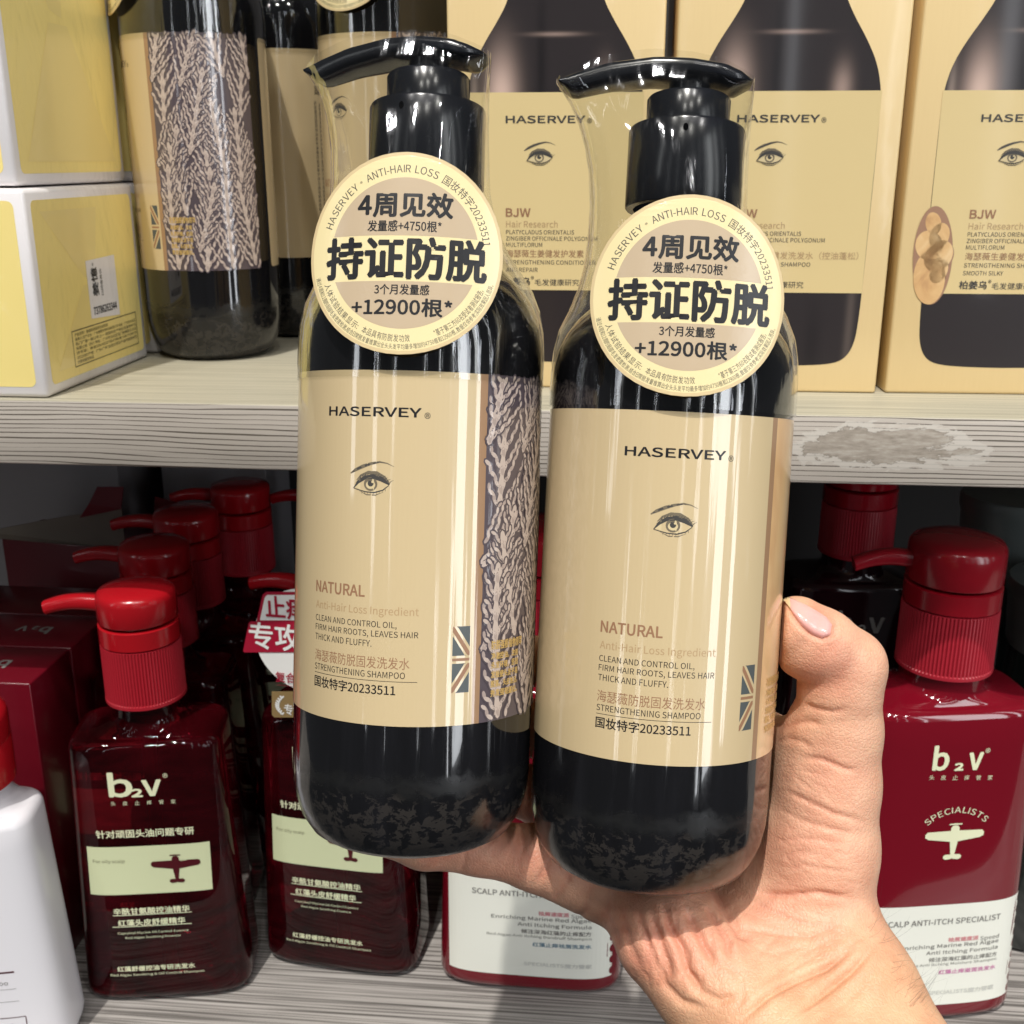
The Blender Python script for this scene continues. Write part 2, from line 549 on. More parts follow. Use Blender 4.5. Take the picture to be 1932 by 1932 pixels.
t.l(t.math('ADD', ro, .05), t.b.inputs['Roughness'])
wr = t.noise(t.coords((320, 320, 16)), 1.0, 3)
t.l(t.bump(t.math('ADD', t.math('MULTIPLY', wr, .5), t.math('MULTIPLY', n1, low)), .22, .0006), t.b.inputs['Normal'])
t.l(t.bump(t.noise(t.coords((150, 150, 7)), 1.0, 3), .16, .0005), t.b.inputs['Coat Normal'])
t.l(t.ramp(z, [(0, (.22, .22, .22)), (.0195, (.3, .3, .3)), (.0235, WHITE)]), t.b.inputs['Coat Weight'])

def paper_mat(name, col, coat=1.0):
    m = mat(name, col, .38, .4, coat, .06)
    t = NT(m)
    m.node_tree.nodes['Principled BSDF'].inputs['Coat IOR'].default_value = 1.6
    st = t.noise(t.coords((170, 170, 5)), 1.0, 3)
    t.l(t.bump(st, .18, .0004), t.b.inputs['Coat Normal'])
    return m
GOLD = paper_mat('cream_gold_label', srgb(202, 181, 141), 1.0)
STRIPE = paper_mat('bronze_stripe', srgb(158, 124, 92))
FERN_BG = paper_mat('fern_picture_shadow', srgb(84, 74, 80))
FERN_A = paper_mat('fern_picture_leaf', srgb(194, 177, 166))
FERN_B = paper_mat('fern_picture_leaf_dim', srgb(170, 153, 145))
FLAG = mat('flag_slate', srgb(80, 86, 86), .4)
TINTGOLD = mat('gold_ink', srgb(214, 180, 112), .35, .5, 0, .05, metal=.3)
GINGER = paper_mat('ginger_picture', srgb(214, 172, 122))
t = NT(GINGER)
gn = t.noise(t.coords((26, 26, 12)), 1.0, 4, .55, .8)
t.l(t.ramp(gn, [(.28, srgb(150, 118, 118)), (.38, srgb(200, 152, 104)), (.52, srgb(222, 184, 132)), (.7, srgb(230, 200, 160))]), t.b.inputs['Base Color'])
EYE_PALE = mat('eye_paper', srgb(206, 188, 146), .4)
EYE_MID = mat('eye_pencil', srgb(112, 102, 84), .45)
LABEL_MATS = [GOLD, INK, INK_BROWN, INK_TAN, INK_SOFT, STRIPE, FERN_BG, FERN_A, FERN_B, FLAG, TINTGOLD, GINGER, EYE_PALE, EYE_MID]
LR, LZ, LH = 36.55, 41.0, 97.5

def fern(A, x0, x1, y0, y1, seed=5):
    """printed picture of braided evergreen fronds: every frond is a chain of scales with a dark gap round it"""
    rnd = random.Random(seed)
    W, H = x1 - x0, y1 - y0
    def frond(px, py, a, n, s, side, L):
        blobs = []
        def twig(px, py, a, m, curve):
            for k in range(m):
                q = 1 - .4 * k / m
                blobs.append((px, py, a + (.38 if k % 2 else -.38), s * q, s * .47 * q, 7 if k % 2 else 8))
                px += math.cos(a) * s * 1.18
                py += math.sin(a) * s * 1.18
                a += curve
        bend = rnd.uniform(-.03, .03)
        for k in range(n):
            ln = max(3, int(side * (1.05 - .75 * k / n) * rnd.uniform(.85, 1.1)))
            for sg in (1, -1):
                twig(px, py, a + sg * rnd.uniform(.58, .72), ln, -sg * .03)
            for j in (0, 1):
                blobs.append((px + math.cos(a) * s * 1.5 * j, py + math.sin(a) * s * 1.5 * j, a, s * 1.35, s * .68, 7))
            px += math.cos(a) * s * 3.5
            py += math.sin(a) * s * 3.5
            a += bend
        inside = [q for q in blobs if x0 + .5 < q[0] < x1 - .5 and y0 + .6 < q[1] < y1 - .6]
        for (bx, by, ba, l, w, m) in inside:
            A.disc(bx, by, l + .5, w + .55, 6, L + rnd.random() * .1, 8, ba)
        for (bx, by, ba, l, w, m) in inside:
            A.disc(bx, by, l, w, m, L + .6 + rnd.random() * .3, 8, ba)
    for i, (fx, fy, a, n, s, sd) in enumerate((
            (.10, .62, 1.5, 9, 1.35, 7), (.50, .64, 1.7, 9, 1.35, 7), (.86, .66, 1.45, 9, 1.35, 7), (.30, .80, 1.2, 6, 1.3, 6), (.70, .84, 1.9, 6, 1.3, 6),
            (-.02, .46, .75, 9, 1.35, 7), (1.02, .44, 2.45, 9, 1.35, 7), (.22, .40, .2, 7, 1.25, 5), (.80, .52, 2.9, 7, 1.25, 5), (.5, .44, 1.5, 6, 1.25, 6),
            (.02, .22, 1.25, 8, 1.35, 7), (.98, .20, 1.9, 8, 1.35, 7), (.50, .22, 1.62, 8, 1.35, 7), (.25, .26, 1.85, 6, 1.3, 6), (.76, .28, 1.3, 6, 1.3, 6),
            (.14, -.03, 1.7, 9, 1.4, 7), (.40, -.04, 1.45, 9, 1.4, 7), (.68, -.03, 1.68, 9, 1.4, 7), (.94, -.02, 1.75, 8, 1.35, 7), (.02, .82, 1.3, 6, 1.3, 6), (.99, .84, 1.8, 6, 1.3, 6), (.36, .10, 1.2, 6, 1.3, 5), (.82, .40, 1.6, 6, 1.3, 6), (.34, .52, 1.3, 7, 1.3, 6), (.66, .44, 1.8, 6, 1.3, 6))):
        frond(x0 + fx * W, y0 + fy * H, a, n, s * 1.12, int(sd * 1.7), 1 + i * 1.1)

def front_label(parent, picture):
    A = Art()
    A.grid(-64, 30.0, 0, LH, 0, 0, 72, 2)
    A.grid(30.0, 32.4, 0, LH, 5, 0, 3, 2)
    A.grid(32.4, 84, 0, LH, 6 if picture == 'fern' else 11, 0, 40, 2)
    if picture == 'fern':
        fern(A, 32.4, 84, 0, LH)
    A.text('HASERVEY', -.7, 86.2, 1, 3, 28.0, 2.5, 'C', .10)
    A.text('®', 14.2, 85.5, 1, 3, h=1.7, align='L')
    draw_eye(A, -.2, 66.6, 10.2, 4, 13, 12, 2)
    A.text('NATURAL', -19, 37.0, 2, 3, 17.6, 3.1, bold=.10)
    A.text('Anti-Hair Loss Ingredient', -19, 31.6, 3, 3, 33, 3.0)
    A.text('CLEAN AND CONTROL OIL,', -19, 27.9, 1, 3, 27, 2.1)
    A.text('FIRM HAIR ROOTS, LEAVES HAIR', -19, 25.3, 1, 3, 33, 2.1)
    A.text('THICK AND FLUFFY.', -19, 22.7, 1, 3, 20, 1.8)
    A.text('海瑟薇防脱固发洗发水', -19, 17.5, 2, 3, 30.8, 3.3)
    A.text('STRENGTHENING SHAMPOO', -19, 14.2, 1, 3, 29.6, 1.8)
    A.grid(-19, 14, 12.35, 12.5, 1, 3, 20, 1)
    A.text('国妆特字20233511', -19, 10.0, 1, 3, 27, 3.1, bold=.05)
    x0, x1, y0, y1 = 23.6, 28.8, 9.2, 27.8
    A.grid(x0, x1, 19.6, y1, 9, 2, 4, 1)
    A.grid(x0, x1, y0, 17.4, 9, 2, 4, 1)
    A.grid(x0, x1, 18.1, 18.9, 2, 2, 4, 1)
    for sg, ya, yb in ((1, y1, 19.6), (-1, y0, 17.4)):
        def band(w0, w1, m, L):                 # a diagonal of the flag, kept inside the block
            n = 10
            c0 = [(x0 + (x1 - x0) * k / n, ya + (yb + sg * .4 - ya) * k / n) for k in range(n + 1)]
            up_ = [(x, (min if sg > 0 else max)(y + sg * w0, ya)) for x, y in c0]
            dn_ = [(x, (max if sg > 0 else min)(y - sg * w1, yb)) for x, y in c0]
            A.raw(up_ + dn_, [(k, k + 1, n + 2 + k, n + 1 + k) for k in range(n)], m, L)
        band(2.0, 2.6, 0, 3)
        band(.6, 1.5, 2, 4)
    gx = 36.0
    for k, s in enumerate(('防脱强根植物原萃', '净澈控油，改善', '头发环境，坚固', '发根使头发不易', '脱落。头皮焕活，', '秀发强韧蓬松。')):
        A.text(s, gx, 21.8 - k * 2.65 - (0 if k == 0 else .5), 10, 26, 13.5 if k == 0 else 11.5, 2.6 if k == 0 else 2.0, bold=.05)
    return A.build('front_label', cyl_map(LR * .001, LZ * .001), LABEL_MATS, parent, .00001)
def back_label(parent):
    A = Art()
    r, w, h = 4, 62, LH
    pts = []
    A.grid(-w / 2 + 2, w / 2 - 2, 0, h, 0, 0, 30, 1)
    A.grid(-w / 2, -w / 2 + 2, 2, h - 2, 0, 0, 1, 1)
    A.grid(w / 2 - 2, w / 2, 2, h - 2, 0, 0, 1, 1)
    for sx in (-1, 1):
        for (cy, a) in ((2, -1), (h - 2, 1)):
            A.poly([(sx * (w / 2 - 2), cy)] + [(sx * (w / 2 - 2 + 2 * math.sin(q)), cy + a * 2 * math.cos(q)) for q in np.linspace(0, math.pi / 2, 6)], 0, 0)
    A.text('海瑟薇', -2, 84, 1, 2, h=4.5, align='C', rot=-math.pi / 2)
    rnd = random.Random(3)
    for k in range(9):
        A.text('海瑟薇防脱固发洗发水净澈控油改善头发环境坚固发根使头发不易脱落', -4 + k * 3.1, 42, 4, 2, 66 - 6 * rnd.random(), 1.7, 'C', rot=-math.pi / 2)
    return A.build('back_label', cyl_map(LR * .001, LZ * .001, math.pi * LR * .001 + rad(15) * LR * .001), LABEL_MATS, parent, .00002)

# pump
def head_mesh(parent):
    xs = np.linspace(-39, 18, 30)
    zt = 3.4 + np.interp(xs, [-39, -34, -24, -11, 0, 10, 18], [222.8, 225.2, 228.0, 229.6, 229.2, 227.6, 224.4])
    zb = 3.4 + np.interp(xs, [-39, -34.5, -24, -11, 0, 8, 13, 18], [221.8, 218.6, 221.4, 223.2, 223.2, 222.2, 221.0, 223.2])
    wy = np.interp(xs, [-39, -33, -20, -5, 8, 14, 18], [4.6, 5.6, 7.2, 9.0, 9.6, 8.6, 4.0])
    rings = []
    for x, a, b, w in zip(xs, zt, zb, wy):
        h = (a - b) / 2
        ring = []
        for k in range(28):
            q = 2 * math.pi * k / 28
            c, s = math.cos(q), math.sin(q)
            ring.append((x, w * math.copysign(abs(c) ** .62, c), (a + b) / 2 + h * math.copysign(abs(s) ** .62, s)))
        rings.append(ring)
    v, f = loft(rings)
    o = link_mesh('pump_head', sc_mm(v), f, BLACK_PL, parent, sharp=60)
    return o
FILM = bpy.data.materials.new('clear_shrink_film')
FILM.use_nodes = True
t = NT(FILM)
tr = t.n('ShaderNodeBsdfTransparent')
tr.inputs[0].default_value = (.95, .95, .93, 1)
gl = t.n('ShaderNodeBsdfGlossy')
gl.inputs['Roughness'].default_value = .06
gl.inputs['Color'].default_value = (.95, .96, 1, 1)
fz = t.n('ShaderNodeLayerWeight', i_Blend=.5)
wr = t.noise(t.coords((60, 60, 14)), 1.0, 3, .55, .4)
wr2 = t.noise(t.coords((420, 420, 40)), 1.0, 2)
bm_ = t.bump(t.math('ADD', wr, t.math('MULTIPLY', wr2, .14)), .30, .0015)
t.l(bm_, gl.inputs['Normal'])
t.l(bm_, fz.inputs['Normal'])
mx = t.n('ShaderNodeMixShader')
t.l(t.math('ADD', t.math('MULTIPLY', t.math('POWER', fz.outputs['Facing'], 3.2), .85), .055, True), mx.inputs[0])
t.l(tr.outputs[0], mx.inputs[1])
t.l(gl.outputs[0], mx.inputs[2])
t.l(mx.outputs[0], t.out.inputs['Surface'])

def film_mesh(parent):
    tab = [(132, -37.0, 37.0, 37.0), (142, -36.95, 36.95, 36.95), (148, -36.6, 36.6, 36.5), (154, -35.4, 35.5, 34.9), (160, -32.6, 33.0, 32.2), (166, -30.2, 28.8, 30.0), (172, -28.8, 24.6, 28),
           (180, -28.0, 20.6, 26), (190, -27.8, 18.6, 23.5), (200, -28.6, 18.2, 20.8), (208, -30.2, 18.1, 19), (214.5, -32.4, 18.3, 16.5), (219.8, -35.0, 18.6, 13.0), (223.6, -37.6, 18.9, 11.4), (226.2, -39.6, 19, 10.6)]
    rnd = random.Random(2)
    rings = []
    for i, (zz, xl, xr, yd) in enumerate(tab):
        ring = []
        for k in range(84):
            q = 2 * math.pi * k / 84 - math.pi / 2
            c, s = math.cos(q), math.sin(q)
            n = 2.0 if zz < 165 else 2.3
            cc, ss = math.copysign(abs(c) ** (2 / n), c), math.copysign(abs(s) ** (2 / n), s)
            wob = (.22 * math.sin(9 * q + i * .3) + .12 * math.sin(17 * q + i * .4)) * (1 if zz > 160 else .0)
            xx = (xl + xr) / 2 + cc * ((xr - xl) / 2 + wob)
            yy = ss * (yd + wob)
            ring.append((xx, yy, zz))
        rings.append(ring)
    top = []
    for (x, y, z_) in rings[-1]:
        top.append((x, y * .86, float(np.interp(x, [-40, -34, -24, -11, 0, 10, 19], [227.2, 229.4, 232.2, 233.7, 233.3, 231.7, 228.6]))))
    rings.append(top)
    v, f = loft(rings, False, False)
    return link_mesh('shrink_film', sc_mm(v), f, FILM, parent)

ST_CREAM = mat('sticker_cream', srgb(226, 210, 160), .35, .4, .5, .12)
ST_TAUPE = mat('sticker_taupe', srgb(186, 166, 138), .35, .4, .5, .12)
for m_ in (ST_CREAM, ST_TAUPE):
    t = NT(m_)
    t.l(t.bump(t.noise(t.coords((1500, 1500, 1500)), 1.0, 2), .12, .0003), t.b.inputs['Coat Normal'])
ST_EDGE = mat('sticker_rim', srgb(206, 184, 140), .4)
def sticker(parent, R=58.0):
    """round card sticker curved to the film; local x sideways, z up"""
    A = Art()
    rr = 26.6
    def disc_grid(r, m, L, ylo=-99, yhi=99):
        lo, hi = max(-r, ylo), min(r, yhi)
        nx, ny = 26, 26
        a0, a1 = math.asin(lo / r), math.asin(hi / r)
        pts, fs = [], []
        for q in np.linspace(a0, a1, ny):
            y, hw = r * math.sin(q), r * math.cos(q) + 1e-4
            for k in range(nx + 1):
                pts.append((-hw * math.cos(math.pi * k / nx), y))
        for j in range(ny - 1):
            for k in range(nx):
                fs.append((j * (nx + 1) + k, j * (nx + 1) + k + 1, (j + 1) * (nx + 1) + k + 1, (j + 1) * (nx + 1) + k))
        A.raw(pts, fs, m, L)
    disc_grid(26.6, 2, -20)
    n = 96
    rim = [(rr * math.sin(2 * math.pi * k / n), rr * math.cos(2 * math.pi * k / n)) for k in range(n)]
    b = len(A.v)
    A.v += [(x, y, -20) for x, y in rim] + [(x, y, 0) for x, y in rim]
    A.f += [(b + k, b + (k + 1) % n, b + n + (k + 1) % n, b + n + k) for k in range(n)]
    A.m += [2] * n
    disc_grid(26.6, 2, 0)
    disc_grid(25.7, 0, 1)
    disc_grid(19.9, 1, 2, 4.6, 99)
    disc_grid(19.9, 1, 2, -99, -7.4)
    A.text('4周见效', 0, 12.7, 3, 4, 25.0, 6.3, 'C', .24)
    A.text('发量感+4750根*', 0, 7.1, 3, 4, 19.5, 2.9, 'C', .05)
    A.text('持证防脱', .4, -1.3, 3, 4, 43.0, 10.6, 'C', .40)
    A.text('3个月发量感', 0, -9.6, 3, 4, 14.4, 2.7, 'C', .05)
    A.text('+12900根*', 0, -14.2, 3, 4, 26.5, 4.6, 'C', .14)
    A.arc('HASERVEY', 0, 0, 22.2, -72, -36, 2.0, 4)
    A.arc('®', 0, 0, 22.0, -34, -31.5, 1.0, 4)
    A.arc('ANTI-HAIR LOSS', 0, 0, 22.2, -29, 23, 2.0, 4)
    A.arc('国妆特字20233511', 0, 0, 22.2, 26, 82, 2.0, 4)
    A.arc('人体试验结果显示:', 0, 0, 22.4, -110, -150, 1.5, 4, inside=True)
    A.arc('本品具有防脱发功效', 0, 0, 22.4, -153, -187, 1.5, 4, inside=True)
    A.arc('*基于第三方60名受试者测试报告，', 0, 0, 22.6, -203, -248, 1.4, 4, inside=True)
    A.arc('通过4周和12周的局部毛发密度检测，结合日常脱发量推算出全头头发平均最多增加约4750根和12900根。数据仅供参考；实际效果因人而异。', 0, 0, 24.6, -104, -254, 1.15, 4, inside=True)
    o = A.build('round_sticker', cyl_map(R * .001, 0), [ST_CREAM, ST_TAUPE, ST_EDGE, INK, INK_SOFT], parent, .00002)
    return o

def shampoo_bottle(label, group, picture, st_x=0.0):
    root = thing('shampoo_bottle', label, 'shampoo bottle', group=group)
    prof = [(0, 2.0), (20, 1.6), (24, 0), (27, .4), (30.5, 2.6), (33.2, 6.6), (35.0, 11.5), (36.0, 17), (36.3, 24), (36.35, 60), (36.35, 141), (36.1, 147), (35.2, 152), (33.2, 156.8), (29.9, 161.5), (25.2, 166),
            (20.2, 170), (16.9, 174), (15.2, 178), (15, 192)]
    prof = [(a, b if b < 30 else b + 4.0) for a, b in prof]
    fine = []
    for a, b in zip(prof[:-1], prof[1:]):
        fine.append(a)
        fine.append(((a[0] + b[0]) / 2, (a[1] + b[1]) / 2))
    v, f = lathe(prof, 96)
    o = link_mesh('bottle_body', sc_mm(v), f, BODY, root)
    front_label(root, picture)
    back_label(root)
    v, f = lathe([(14.8, 189.5), (16.9, 189.5), (17.3, 190), (17.3, 212.2), (16.9, 213), (12.0, 213.2)], 72)
    col = link_mesh('pump_collar', sc_mm(v), f, BLACK_PL, root, sharp=40)
    A = Art()
    A.disc(-1.6, 0, .75, 1.05, 0, 1, 16)
    A.build('vent_hole', cyl_map(.01735, .2095), [mat('hole_black', (.002, .002, .002), .9, 0)], col, .00003)
    v, f = lathe([(12.3, 213), (12.4, 221.6), (11.9, 222.3), (6.2, 222.4)], 64)
    link_mesh('pump_sleeve', sc_mm(v), f, BLACK_PL, root, sharp=40)
    v, f = lathe([(6.2, 222), (6.0, 228)], 40)
    link_mesh('pump_stem', sc_mm(v), f, BLACK_PL, root)
    head_mesh(root)
    film_mesh(root)
    s = sticker(root)
    for ch in [c for c in bpy.data.objects if c.parent == root and c.name.split('.')[0] in ('pump_collar', 'pump_sleeve', 'pump_stem', 'pump_head', 'shrink_film')]:
        ch.location.z = .004
    s.location = (st_x * .001, .0196, .1640)
    s.scale = (1.025, 1, 1.025)
    s.rotation_euler = (rad(-5.5), 0, 0)
    return root
def hold(root, u, v, d, roll, tilt, yaw):
    """stand the bottle in the hand: (u, v, d) is the middle of its label on the axis"""
    r, ti = rad(roll), rad(tilt)
    ax = CR * math.sin(r) * math.cos(ti) + CU * math.cos(r) * math.cos(ti) - CF * math.sin(ti)
    xx = CR * math.cos(r) - CU * math.sin(r)
    yy = np.cross(ax, xx)
    rot = Matrix((xx, yy, ax)).transposed() @ Matrix.Rotation(rad(yaw), 3, 'Z')
    p = at_depth(u, v, d) - ax * (LZ + LH / 2) * .001
    root.rotation_euler = rot.to_euler()
    root.location = Vector(p)
    return p, ax, xx, yy
G_BOT = 'black pump shampoo bottles with cream labels'
bot_l = shampoo_bottle('held black pump bottle with a fern picture on its side, left of the pair', G_BOT, 'fern', 0)
bot_r = shampoo_bottle('held black pump bottle pressed by the thumb, ginger picture on its side', G_BOT, 'ginger', 0)
YAW_L, YAW_R = -15.8, -3.5
HL = hold(bot_l, 788, 1017, .339, 1.7, 3.5, YAW_L)
HR = hold(bot_r, 1247, 1085, .340, 2.9, 3.5, YAW_R)
bpy.context.view_layer.update()
for b, yaw, sx, pyaw, up in ((bot_l, YAW_L, -2.6, -16, .0012), (bot_r, YAW_R, -2.2, -4, .0062)):         # pump, film and sticker do not turn with the label
    for ch in [c for c in bpy.data.objects if c.parent == b]:
        k = ch.name.split('.')[0]
        if k == 'round_sticker':
            ch.matrix_local = Matrix.Rotation(rad(-yaw) + sx / 38.5, 4, 'Z') @ ch.matrix_local
        elif k.startswith(('pump', 'shrink')):
            ch.rotation_euler.z = rad(-yaw + pyaw)
            if k.startswith('pump'):
                ch.location.z = .004 + up
            else:
                ch.scale.z = 1 + up / .23

# bottles standing on the upper shelf behind
def on_shelf(src, label, x, y, yaw):
    c = copy_tree(src)
    c['label'] = label
    c.location = (x, y, .3372)
    c.rotation_euler = (0, 0, rad(yaw))
    c.scale.z = 1.17                               # the taller size of the same bottle
    for ch in bpy.data.objects:
        if ch.parent == c and ch.name.startswith('round_sticker'):
            ch.scale.z /= 1.17
    return c
on_shelf(bot_l, 'black bottle on the upper shelf beside the yellow boxes, fern picture turned to the front', -.2195, .604, -72 + 5)
on_shelf(bot_l, 'black bottle on the upper shelf turned to show its plain cream back label', -.1965, .688, -146)
on_shelf(bot_l, 'black bottle on the upper shelf nearest the gold cartons, pencil eye showing', -.1185, .612, -34)

# ------------------------------------------------------------------ yellow boxes, upper left
BOX_Y = mat('yellow_box_card', srgb(252, 230, 146), .38, .4, .45, .05)
BOX_W = mat('white_box_card', srgb(236, 232, 232), .38, .4, .45, .05)
for m_ in (BOX_Y, BOX_W):                       # cellophane wrap: crumpled gloss
    t = NT(m_)
    w1 = t.noise(t.coords((9, 26, 14)), 1.0, 3, .55, 1.2)
    w2 = t.noise(t.coords((70, 120, 90)), 1.0, 3, .6, .6)
    t.l(t.bump(t.math('ADD', w1, t.math('MULTIPLY', w2, .22)), .55, .006), t.b.inputs['Coat Normal'])
FOLD = mat('cellophane_fold', srgb(248, 226, 148), .3, .5, .6, .06)
def yellow_box(label, x, y, z, w, d, h, writing=False, rz=0.0):
    """x, y, z: the front right lower corner"""
    root = thing('yellow_box', label, 'box', (x, y, z), rz, 'yellow boxes with white edges stacked on the upper shelf')
    rounded_box('carton', w, d, h, .0022, BOX_W, root, (-w / 2, d / 2, h / 2))
    def panel(L, H, fn, nm, art=None):
        A = Art()
        r, n, mg = 3.0, 6, 5.0
        pts = []
        for (cx, cy, a0) in ((L - mg - r, H - mg - r, 0), (mg + r, H - mg - r, 90), (mg + r, mg + r, 180), (L - mg - r, mg + r, 270)):
            pts += [(cx + r * math.cos(rad(a0 + 90 * k / n)), cy + r * math.sin(rad(a0 + 90 * k / n))) for k in range(n + 1)]
        A.poly(pts, 0, 1)
        if art:
            art(A, L, H)
        A.build(nm, fn, [BOX_Y, BOX_W, INK_SOFT, INK, FOLD], root, .00012)
    side = lambda px, py, o: (o, px, py)
    front = lambda px, py, o: (px - w, -o, py)
    def folds(A, L, H):                          # the folded end of the wrap
        A.poly([(12, H - 10), (L * .42, H * .54), (L * .52, H * .52), (L * .60, H - 10)], 4, 1.6)
        A.poly([(12, 10), (L * .40, H * .50), (L * .56, H * .50), (L - 11, 10)], 4, 1.8)
    def art(A, L, H):
        folds(A, L, H)
        if not writing:
            return
        A.poly([(50, 29), (82, 27), (82, 57), (50, 56.5)], 1, 3)
        A.text('姜憶', 57.5, 46, 2, 4, h=6.5, align='C', rot=math.pi / 2, bold=.15)
        A.text('®', 57, 54.3, 2, 4, h=1.6, align='C', rot=math.pi / 2)
        A.text('扫码查真伪', 64.5, 45, 2, 4, w=13, align='C', rot=math.pi / 2)
        A.text('73786263344', 66, 32.2, 3, 4, 26, 3.6, 'C', .12)
        for a, b, c, d_ in ((28, 9, 101, 9.35), (28, 25.6, 101, 26), (28, 9, 28.35, 26), (100.6, 9, 101, 26)):
            A.grid(a, c, b, d_, 2, 3, 1, 1)
        for k, s in enumerate(('产品名称：姜憶柔顺滋养洗发套装', '备案人/生产企业：广州姜憶生物科技有限公司 地址：广州市白云区', '石门广场一街12号之一 收款码生产地址见瓶身标注', '有限公司（DV） 地址：广州市白云区石门街朝阳工业区', '许可证：粤妆20160227 执行标准：GB/T29679', '2022080 产地：广东·广州 全成分请见产品内瓶身标签', '代理商联系电话')):
            A.text(s, 30.5, 23.9 - k * 2.15, 3 if k in (0, 1, 4) else 2, 4, min(69, 3.0 * len(s)) * (1 if k not in (0, 6) else .8), 1.6)
    panel(d * 1000, h * 1000, side, 'side_panel', art)
    panel(w * 1000, h * 1000, front, 'front_panel')
    return root
yellow_box('cellophane-wrapped yellow box with a small white sticker, at the bottom of the stack', -.2525, .4735, .3372, .15, .113, .091, True)
yellow_box('cellophane-wrapped yellow box without a sticker, on top of the stack at the shelf edge', -.2570, .478, .4292, .15, .113, .14)
yellow_box('shaded yellow box at the back, bottom of the stack behind the front boxes', -.2500, .597, .3372, .15, .113, .091)
yellow_box('shaded yellow box at the back, top of the stack behind the front boxes', -.2500, .600, .4292, .15, .113, .14)

# ------------------------------------------------------------------ gold cartons, upper right
CARD = mat('gold_carton_card', srgb(226, 196, 136), .40, .4, .35, .08)
t = NT(CARD)
t.l(t.bump(t.noise(t.coords((26, 26, 9)), 1.0, 3, .5, .6), .3, .003), t.b.inputs['Coat Normal'])
gr = t.noise(t.coords((900, 900, 60)), 1.0, 2)
t.l(t.mix(t.math('MULTIPLY', gr, .25), srgb(228, 202, 150), srgb(212, 184, 132)), t.b.inputs['Base Color'])
CARD_LAB = mat('printed_label', srgb(214, 192, 140), .38, .4, .35, .08)
PB = mat('printed_bottle', srgb(62, 54, 54), .30, .5, .5, .06)          # a photograph of a bottle, highlights and all, as printed on the card
t = NT(PB)
o3 = t.sep(t.coords())
def blob(cx, cz, sx, sz):
    a = t.math('DIVIDE', t.math('SUBTRACT', o3[0], cx), sx)
    b = t.math('DIVIDE', t.math('SUBTRACT', o3[2], cz), sz)
    e = t.math('ADD', t.math('MULTIPLY', a, a), t.math('MULTIPLY', b, b))
    return t.math('POWER', 2.718, t.math('MULTIPLY', e, -1.0))
pk = t.math('ADD', blob(-.0235, .128, .0065, .018), t.math('MULTIPLY', blob(.022, .131, .004, .010), .5))
pk = t.math('ADD', pk, t.math('MULTIPLY', blob(.0, .1545, .010, .0009), .4), True)
ed = t.math('ADD', blob(-.0355, .125, .0017, .017), t.math('MULTIPLY', blob(.034, .03, .002, .05), .25))
dk = t.math('ADD', blob(-.006, .14, .0022, .03), t.math('MULTIPLY', blob(.018, .02, .004, .02), .6))
c0 = t.mix(t.math('MULTIPLY', dk, .65), srgb(46, 41, 42), srgb(22, 20, 22))
c0 = t.mix(t.math('MULTIPLY', ed, .6, True), c0, srgb(170, 152, 140))
t.l(t.mix(pk, c0, srgb(206, 178, 164)), t.b.inputs['Base Color'])
GING2 = mat('ginger_print', srgb(206, 164, 112), .4, .4, .35, .08)
t = NT(GING2)
gn = t.noise(t.coords((60, 60, 60)), 1.0, 4, .55, 1.0)
t.l(t.ramp(gn, [(.30, srgb(182, 140, 98)), (.42, srgb(204, 162, 112)), (.55, srgb(216, 178, 126)), (.7, srgb(226, 196, 150))]), t.b.inputs['Base Color'])
GING3 = mat('ginger_print_dark', srgb(158, 122, 98), .4, .4, .35, .08)
CARD_MATS = [CARD, CARD_LAB, PB, INK, INK_SOFT, INK_BROWN, INK_TAN, EYE_PALE, EYE_MID, GING2, GING3]
